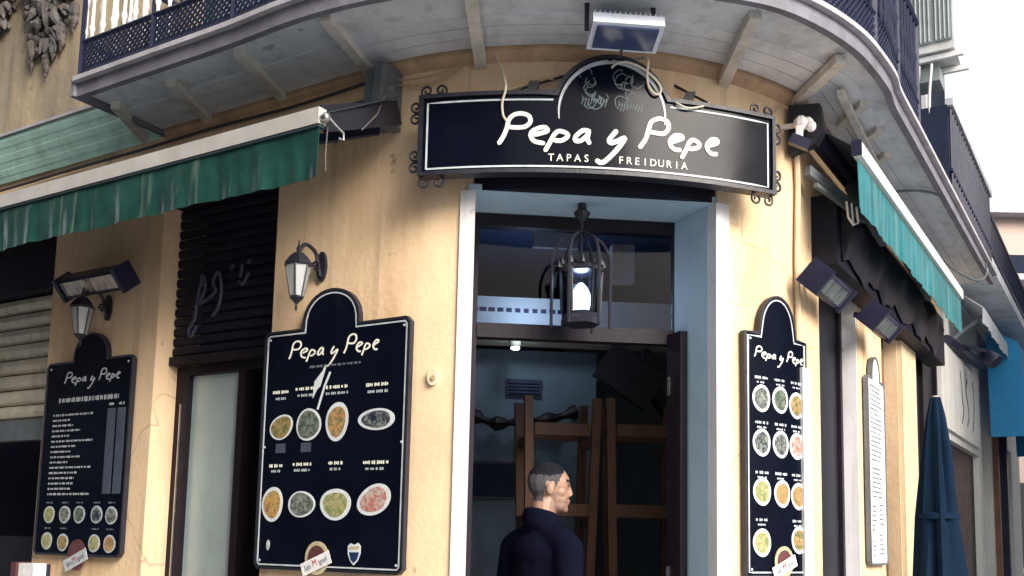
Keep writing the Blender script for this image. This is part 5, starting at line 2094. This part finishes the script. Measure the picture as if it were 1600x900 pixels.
# ------------------------------------------------------------------ the man in the doorway
def build_person(loc, face_az, head_turn):
    mb = MB()

    def ell(c, r, n=14, hd=False):
        vs, fs = [], []
        rings = 9
        for i in range(rings + 1):
            a = -pi / 2 + pi * i / rings
            for k in range(n):
                b = 2 * pi * k / n
                p = Vector((c[0] + r[0] * cos(a) * cos(b), c[1] + r[1] * cos(a) * sin(b), c[2] + r[2] * sin(a)))
                vs.append(tuple(hr(p)) if hd else tuple(p))
        for i in range(rings):
            for k in range(n):
                fs.append((i * n + k, i * n + (k + 1) % n, (i + 1) * n + (k + 1) % n, (i + 1) * n + k))
        fs += [tuple(range(n - 1, -1, -1)), tuple(rings * n + k for k in range(n))]
        mb.add(vs, fs)

    def cap(p, q, r0, r1, hd=False, flat=1.0):
        p, q = Vector(p), Vector(q)
        n_ = 6
        for i in range(n_ + 1):
            k = i / n_
            c = p.lerp(q, k)
            r = r0 + (r1 - r0) * k
            ell(tuple(c), (r * flat, r, r), hd=hd)
        pts = [p.lerp(q, i / n_) for i in range(n_ + 1)]
        rs = [r0 + (r1 - r0) * i / n_ for i in range(n_ + 1)]
        mb.tube([tuple(hr(x)) if hd else tuple(x) for x in pts], rs, 12)
    NK = Vector((-0.01, 0, 1.53))

    def hr(p):
        v = Vector(p) - NK
        return NK + Matrix.Rotation(head_turn, 3, 'Z') @ (Matrix.Rotation(0.10, 3, 'Y') @ v)
    H = True
    ell((-0.014, 0, 1.705), (0.100, 0.077, 0.097), hd=H)
    ell((0.02, 0, 1.70), (0.075, 0.068, 0.075), hd=H)
    ell((0.038, 0, 1.640), (0.058, 0.056, 0.078), hd=H)
    ell((0.040, 0, 1.597), (0.052, 0.050, 0.036), hd=H)
    ell((0.080, 0, 1.583), (0.019, 0.024, 0.020), hd=H)
    cap((0.086, 0, 1.702), (0.104, 0, 1.660), 0.008, 0.0105, hd=H)
    for sy in (-1, 1):
        ell((0.098, sy * 0.012, 1.652), (0.011, 0.009, 0.008), hd=H)
        ell((0.074, sy * 0.030, 1.716), (0.018, 0.024, 0.009), hd=H)
        ell((-0.008, sy * 0.079, 1.668), (0.021, 0.011, 0.032), hd=H)
        ell((0.045, sy * 0.048, 1.660), (0.026, 0.014, 0.020), hd=H)
    ell((0.094, 0, 1.624), (0.011, 0.022, 0.007), hd=H)
    ell((0.091, 0, 1.610), (0.011, 0.020, 0.007), hd=H)
    cap((-0.035, 0, 1.43), (-0.012, 0, 1.60), 0.066, 0.058)
    # collar of the jacket
    for i in range(28):
        a = 2 * pi * i / 28
        ell((-0.028 + 0.074 * cos(a), 0.076 * sin(a), 1.510 - 0.020 * cos(a)), (0.015, 0.020, 0.052))
    # jacket: torso, shoulders, sleeves
    ell((-0.01, 0, 1.27), (0.130, 0.185, 0.215))
    ell((-0.03, 0, 1.36), (0.115, 0.185, 0.11))
    ell((0.0, 0, 1.05), (0.135, 0.175, 0.22))
    ell((0.0, 0, 0.90), (0.140, 0.180, 0.14))
    for sy in (-1, 1):
        cap((-0.03, sy * 0.05, 1.455), (-0.03, sy * 0.175, 1.405), 0.058, 0.068)
        cap((-0.03, sy * 0.200, 1.385), (-0.05, sy * 0.245, 1.10), 0.070, 0.056)
        cap((-0.05, sy * 0.245, 1.10), (0.08, sy * 0.235, 0.90), 0.055, 0.043)
        # hand with five fingers, loosely curled
        ell((0.115, sy * 0.232, 0.855), (0.030, 0.018, 0.046))
        for j, (fx, ln) in enumerate(((-0.024, 0.058), (-0.008, 0.070), (0.008, 0.074), (0.024, 0.066))):
            b0 = Vector((0.115 + fx, sy * 0.232, 0.820))
            b1 = b0 + Vector((0.004, -sy * 0.006, -ln * 0.55))
            b2 = b1 + Vector((0.006, -sy * 0.022, -ln * 0.40))
            cap(b0, b1, 0.0090, 0.0085)
            cap(b1, b2, 0.0085, 0.0075)
        cap((0.137, sy * 0.228, 0.870), (0.158, sy * 0.218, 0.838), 0.0105, 0.0095)
        cap((0.158, sy * 0.218, 0.838), (0.160, sy * 0.208, 0.808), 0.0095, 0.0085)
        # legs and shoes
        cap((0.0, sy * 0.085, 0.88), (0.015, sy * 0.095, 0.48), 0.098, 0.068)
        cap((0.015, sy * 0.095, 0.48), (-0.02, sy * 0.100, 0.09), 0.066, 0.050)
        cap((-0.03, sy * 0.100, 0.05), (0.13, sy * 0.112, 0.035), 0.046, 0.038)
    me = bpy.data.meshes.new("person")
    me.from_pydata(mb.v, [], mb.f)
    ob = bpy.data.objects.new("person", me)
    col.objects.link(ob)
    md = ob.modifiers.new("r", 'REMESH')
    md.mode, md.voxel_size, md.adaptivity = 'VOXEL', 0.005, 0.0
    ms = ob.modifiers.new("s", 'SMOOTH')
    ms.factor, ms.iterations = 0.5, 6
    dg = bpy.context.evaluated_depsgraph_get()
    new = bpy.data.meshes.new_from_object(ob.evaluated_get(dg))
    ob.modifiers.clear()
    ob.data = new
    bpy.data.meshes.remove(me)
    # cloth smoother than the face
    ob.data = new
    vg = ob.vertex_groups.new(name="cloth")
    vg.add([v.index for v in new.vertices if v.co.z < 1.50 and not (v.co.z < 0.90 and abs(v.co.y) > 0.19)], 1.0, 'REPLACE')
    ms = ob.modifiers.new("s", 'SMOOTH')
    ms.factor, ms.iterations, ms.vertex_group = 0.6, 34, "cloth"
    dg = bpy.context.evaluated_depsgraph_get()
    sm = bpy.data.meshes.new_from_object(ob.evaluated_get(dg))
    ob.modifiers.clear()
    ob.vertex_groups.clear()
    ob.data = sm
    bpy.data.meshes.remove(new)
    new = sm
    new.materials.clear()
    for k in ("skin", "jacket", "hair", "fade", "lips", "trousers", "shoe", "stubble"):
        new.materials.append(M[k])
    inv = Matrix.Rotation(-0.10, 3, 'Y') @ Matrix.Rotation(-head_turn, 3, 'Z')
    idx = []
    jit = random.Random(2)
    for p in new.polygons:
        c = p.center
        h = NK + inv @ (Vector(c) - NK) + Vector((jit.uniform(-.002, .002), 0, jit.uniform(-.0035, .0035)))
        k = 1
        rad_ = math.hypot(c.x + 0.03, c.y)
        collar = 1.560 - 0.30 * (c.x + 0.03)
        if c.z > 1.50 and (c.z > collar or rad_ < 0.05):
            k = 0
            x, y, z = h
            ear = abs(y) > 0.074 and -0.035 < x < 0.016 and 1.632 < z < 1.702
            hairline = 1.728 + max(0.0, x + 0.02) * 0.30
            if not ear:
                if z > hairline and x < 0.052:
                    k = 2
                elif (z > 1.605 and x < -0.034) or (z > 1.662 and x < 0.012 + (z - 1.67) * 0.45):
                    k = 3
                elif 0.055 < x and 0.012 < abs(y) < 0.052 and 1.712 < z < 1.7235:
                    k = 2
                elif 0.066 < x < 0.10 and 0.017 < abs(y) < 0.040 and 1.690 < z < 1.699:
                    k = 2
                elif x > 0.086 and abs(y) < 0.022 and 1.604 < z < 1.630:
                    k = 4
                elif (z < 1.622 and x > 0.0) or (z < 1.645 and 0.0 < x < 0.03) or (x > 0.075 and 1.628 < z < 1.640):
                    k = 7
        elif c.z < 0.075:
            k = 6
        elif c.z < 0.80 and abs(c.y) < 0.2:
            k = 5
        elif c.z < 0.885 and abs(c.y) > 0.2 and c.x > 0.06:
            k = 0
        idx.append(k)
    new.polygons.foreach_set("material_index", idx)
    new.polygons.foreach_set("use_smooth", [True] * len(new.polygons))
    new.update()
    ob.location = loc
    ob.rotation_euler = (0, 0, pi / 2 - face_az)
    ob.scale = (1.03, 1.03, 1.017)
    return ob


man = build_person(DOOR(-0.150, 0.60, 0.152), radians(52.0), radians(-32.0))
tag(man, "man in a dark navy jacket standing in the doorway, face turned right in profile", "person")

# ------------------------------------------------------------------ air conditioner over the right street
ac = thing("air_conditioner", "cream air conditioner on a wall rack above the right street balcony", "air conditioner", RF(2.2, 0.0, 4.8))
q = MB()
q.box(RF, (2.12, 2.42), (0.20, 0.47), (4.93, 5.56))
q.build("case", M["ac"], ac)
for i in range(2):
    q = MB()
    q.box(RF, (2.105, 2.118), (0.225 + i * 0.125, 0.335 + i * 0.125), (4.99, 5.48))
    gp = q.build("grille", M["ac_grille"], ac)
    for j in range(4):
        q = MB()
        q.box(RF, (2.098, 2.104), (0.232 + i * 0.125 + j * 0.027, 0.238 + i * 0.125 + j * 0.027), (5.0, 5.47))
        q.build("grille_bar", M["ac"], gp)
for s in (2.16, 2.40):
    q = MB()
    q.bar(RF(s, -0.02, 4.90), RF(s, 0.52, 4.90), 0.03, 0.035)
    q.build("rack_arm", M["rail_white"], ac)
q = MB()
q.box(RF, (2.2, 2.4), (0.14, 0.36), (4.76, 4.86))
q.build("drip_tray", M["ac_grille"], ac)
for k, o in ((0, 0.24), (1, 0.32)):
    q = MB()
    q.tube(catmull([RF(2.15, o, 4.86), RF(2.15, o - 0.02, 4.5), RF(2.2, o + 0.06 * k, 4.2), RF(2.3, o, 3.98)], 6), 0.010, 6)
    q.build("pipe", M["ac"], ac, smooth=True)
q = MB()
q.tube([RF(3.6, 0.03, 3.99), RF(3.6, 0.03, 9.5)], 0.045, 8)
dp = q.build("down_pipe", M["lip"], None, smooth=True, base=RF(3.6, 0.0, 3.99))
tag(dp, "pale vertical down pipe on the slate wall beyond the air conditioner", "pipe")

# ------------------------------------------------------------------ folded parasol at the right street pillar
pc = Vector(RF(2.02, 0.30, 0.0))
ps = thing("folded_parasol", "folded navy parasol standing against the right street shopfront", "parasol", tuple(pc))
q = MB()
n = 40
vs, fs = [], []
prof = [(2.56, 0.030), (2.45, 0.052), (2.2, 0.075), (1.8, 0.105), (1.4, 0.130), (1.15, 0.140), (1.12, 0.12)]
for z, r in prof:
    for k in range(n):
        a = 2 * pi * k / n
        rr_ = r * (1 + (0.20 * sin(7 * a + z) + 0.12 * sin(11 * a - 2 * z) + 0.10 * sin(3 * a + 3 * z)) * min(1.0, (2.8 - z) / 0.6))
        vs.append((pc.x + rr_ * cos(a), pc.y + rr_ * sin(a), z))
for i in range(len(prof) - 1):
    for k in range(n):
        fs.append((i * n + k, i * n + (k + 1) % n, (i + 1) * n + (k + 1) % n, (i + 1) * n + k))
fs += [tuple(range(n)), tuple((len(prof) - 1) * n + k for k in range(n - 1, -1, -1))]
q.add(vs, fs)
q.build("cloth", M["navy_cloth"], ps, smooth=True)
q = MB()
q.lathe([(0.112, 0.0), (0.126, 0.006), (0.125, 0.036), (0.110, 0.044)], (pc.x, pc.y, 1.78), 20)
q.build("tie_strap", M["navy_cloth"], ps, smooth=True)
q = MB()
q.tube([(pc.x, pc.y, 0.05), (pc.x, pc.y, 2.57)], 0.020, 8)
q.build("pole", M["alu"], ps, smooth=True)
q = MB()
q.lathe([(0.22, 0.0), (0.22, 0.05), (0.05, 0.07), (0.04, 0.25)], (pc.x, pc.y, 0.0), 20)
q.build("foot", M["grey_metal"], ps)

# ------------------------------------------------------------------ neighbour on the right street
nb_ = thing("white_shop_building", "white neighbouring shop building with dark doorway on the right street", "building", RF(7.3, -2.0, 0.0))
wall_grid(RF, [4.27, 4.45, 6.50, 6.75, 7.55, 8.3, 9.6, 10.6], [0.0, 2.55, 2.85, 3.95, 5.0], [(4.45, 6.50, -0.1, 2.55), (6.75, 7.55, -0.1, 2.85), (8.3, 9.6, -0.1, 2.85)], -0.3, 0.0).build("wall", M["shop_white"], nb_)
q = MB()
q.box(RF, (4.45, 6.5), (-0.10, -0.06), (0.0, 2.549))
q.build("dark_door", M["frame"], nb_)
q = MB()
q.box(RF, (6.75, 7.55), (-0.28, -0.22), (0.0, 2.849))
shp = q.build("roller_shutter", M["void"], nb_)
slats(shp, RF, (6.76, 7.54), 1.95, 2.84, 0.099, -0.12, M["pale_metal"], 0.03)
q = MB()
q.box(RF, (8.3, 9.6), (-0.28, -0.22), (0.0, 2.849))
q.build("shop_window", M["tv"], nb_)
q = MB()
q.box(RF, (4.27, 10.6), (0.0, 0.42), (3.955, 4.05))
q.build("soffit", M["soffit"], nb_)
q = MB()
q.box(RF, (4.3, 6.4), (0.002, 0.03), (2.62, 3.35))
fsn = q.build("fascia_sign", M["shop_white"], nb_)
q = MB()
for i in range(3):
    rr2 = random.Random(20 + i)
    pts = [(5.25 + 0.1 * k, 2.80 + 0.16 * k + rr2.uniform(-.05, .05)) for k in range(4)]
    pts = [(5.2 + rr2.uniform(-.1, .1) + 0.35 * i, 2.75 + 0.12 * k + rr2.uniform(-.02, .02)) for k in range(5)]
    q.ribbon(catmull(pts, 4), 0.03, lambda x, z, d_: RF(x, d_, z), 0.031, 0.034)
q.build("lettering", M["caption_dim"], fsn)
q = MB()
q.box(RF, (7.62, 7.70), (0.0, 0.06), (0.0, 3.9))
q.build("pilaster", M["door_wood"], nb_)
q = MB()
q.box(RF, (8.05, 8.16), (0.0, 0.10), (0.0, 3.9))
q.build("pilaster", M["rail"], nb_)
# railing of the neighbour's balcony
q = MB()
for z in (4.12, 4.45):
    q.bar(RF(4.28, 0.40, z), RF(8.4, 0.40, z), 0.025, 0.03)
q.build("balcony_rail", M["rail"], nb_)
for i in range(34):
    q = MB()
    s = 4.3 + i * 0.12
    q.bar(RF(s, 0.40, 4.05), RF(s, 0.40, 4.44), 0.012, 0.012)
    q.build("baluster", M["rail"], nb_)

# white and blue awnings further along
wa = thing("awning", "white canvas awning on iron arms beyond the turquoise one", "awning", RF(5.6, 0.0, 3.4), "awnings further along the right street")
q = MB()
vs = [RF(s, o, z) for s in (4.6, 6.9) for o, z in ((0.02, 3.93), (0.30, 3.70), (0.30, 3.69), (0.02, 3.92))]
q.add(vs, [(0, 1, 5, 4), (1, 2, 6, 5), (2, 3, 7, 6), (3, 0, 4, 7), (3, 2, 1, 0), (4, 5, 6, 7)])
q.build("canopy", M["white_cloth"], wa)
valance(RF, 4.6, 6.9, 3.70, 3.55, 0.305, 9, 0.012, 3).build("valance", M["white_cloth"], wa, smooth=True)
q = MB()
q.bar(RF(4.7, 0.0, 3.42), RF(4.75, 0.30, 3.66), 0.03, 0.03)
q.build("arm", M["grey_metal"], wa)
q = MB()
q.tube([RF(4.45, 0.02, 3.40), RF(6.0, 0.10, 3.42)], 0.05, 8)
q.build("roller", M["heater"], wa)
sl = thing("street_spotlight", "black spotlight on an arm under the white awning", "spotlight", RF(5.2, 0.0, 3.4))
q = MB()
q.bar(RF(5.0, 0.0, 3.46), RF(5.25, 0.24, 3.42), 0.03, 0.03)
q.build("arm", M["heater"], sl)
q = MB()
q.lathe([(0.04, -0.08), (0.06, -0.06), (0.075, 0.06), (0.07, 0.07)], RF(5.3, 0.27, 3.36), 12, ax=(0.4, -0.5, -0.6))
q.build("head", M["heater"], sl, smooth=True)
ba_ = thing("awning", "bright blue box awning at the right edge of the street", "awning", RF(7.3, 0.0, 2.7), "awnings further along the right street")
q = MB()
q.prism([(0.10, 3.90), (0.40, 3.72), (0.46, 3.20), (0.46, 2.75), (0.12, 2.75)], lambda o, z, d_: RF(d_, o, z), 6.5, 6.52)
q.build("side_panel", M["blue_cloth"], ba_)
q = MB()
q.prism([(0.10, 3.90), (0.40, 3.72), (0.46, 3.20), (0.46, 2.75), (0.12, 2.75)], lambda o, z, d_: RF(d_, o, z), 9.0, 9.02)
q.build("side_panel", M["blue_cloth"], ba_)
q = MB()
pr = [(0.10, 3.90), (0.40, 3.72), (0.46, 3.20), (0.46, 2.75)]
for (o0_, z0_), (o1_, z1_) in zip(pr[:-1], pr[1:]):
    vs = [RF(s, o, z) for s in (6.521, 8.999) for o, z in ((o0_, z0_), (o1_, z1_), (o1_ - 0.006, z1_), (o0_ - 0.006, z0_))]
    q.add(vs, [(0, 1, 5, 4), (1, 2, 6, 5), (2, 3, 7, 6), (3, 0, 4, 7), (3, 2, 1, 0), (4, 5, 6, 7)])
q.build("canopy", M["blue_cloth"], ba_)
q = MB()
q.box(RF, (6.49, 9.03), (0.45, 0.475), (2.70, 2.76))
q.build("hem", M["white_cloth"], ba_)

# ------------------------------------------------------------------ building that closes the street
fb = thing("rose_building", "pale rose building closing the far end of the right street", "building", (14.5, 24.0, 0.0))
q = MB()
idm = lambda x, y, z: (x, y, z)
q.box(idm, (11.6, 22.0), (24.0, 30.0), (0.0, 9.75))
q.build("wall", M["pink"], fb)
q = MB()
q.box(idm, (11.5, 22.1), (23.6, 30.1), (9.75, 10.0))
q.build("cornice", M["lip"], fb)
for x in (12.0, 13.6, 15.2, 16.8):
    for z in (4.6, 1.2):
        q = MB()
        q.box(idm, (x, x + 0.9), (23.94, 23.99), (z, z + 2.0))
        w = q.build("window", M["tv"], fb)
        q = MB()
        q.box(idm, (x - 0.08, x + 0.98), (23.88, 23.995), (z - 0.12, z - 0.01))
        q.build("sill", M["lip"], w)
q = MB()
q.box(idm, (11.55, 22.0), (23.3, 23.98), (8.0, 8.15))
q.build("balcony_slab", M["lip"], fb)
q = MB()
q.box(idm, (11.55, 22.0), (23.3, 23.34), (8.16, 8.6))
q.build("balcony_front", M["dark_wall"], fb)

for o in list(bpy.data.objects):
    if "_b" in o.keys():
        del o["_b"]
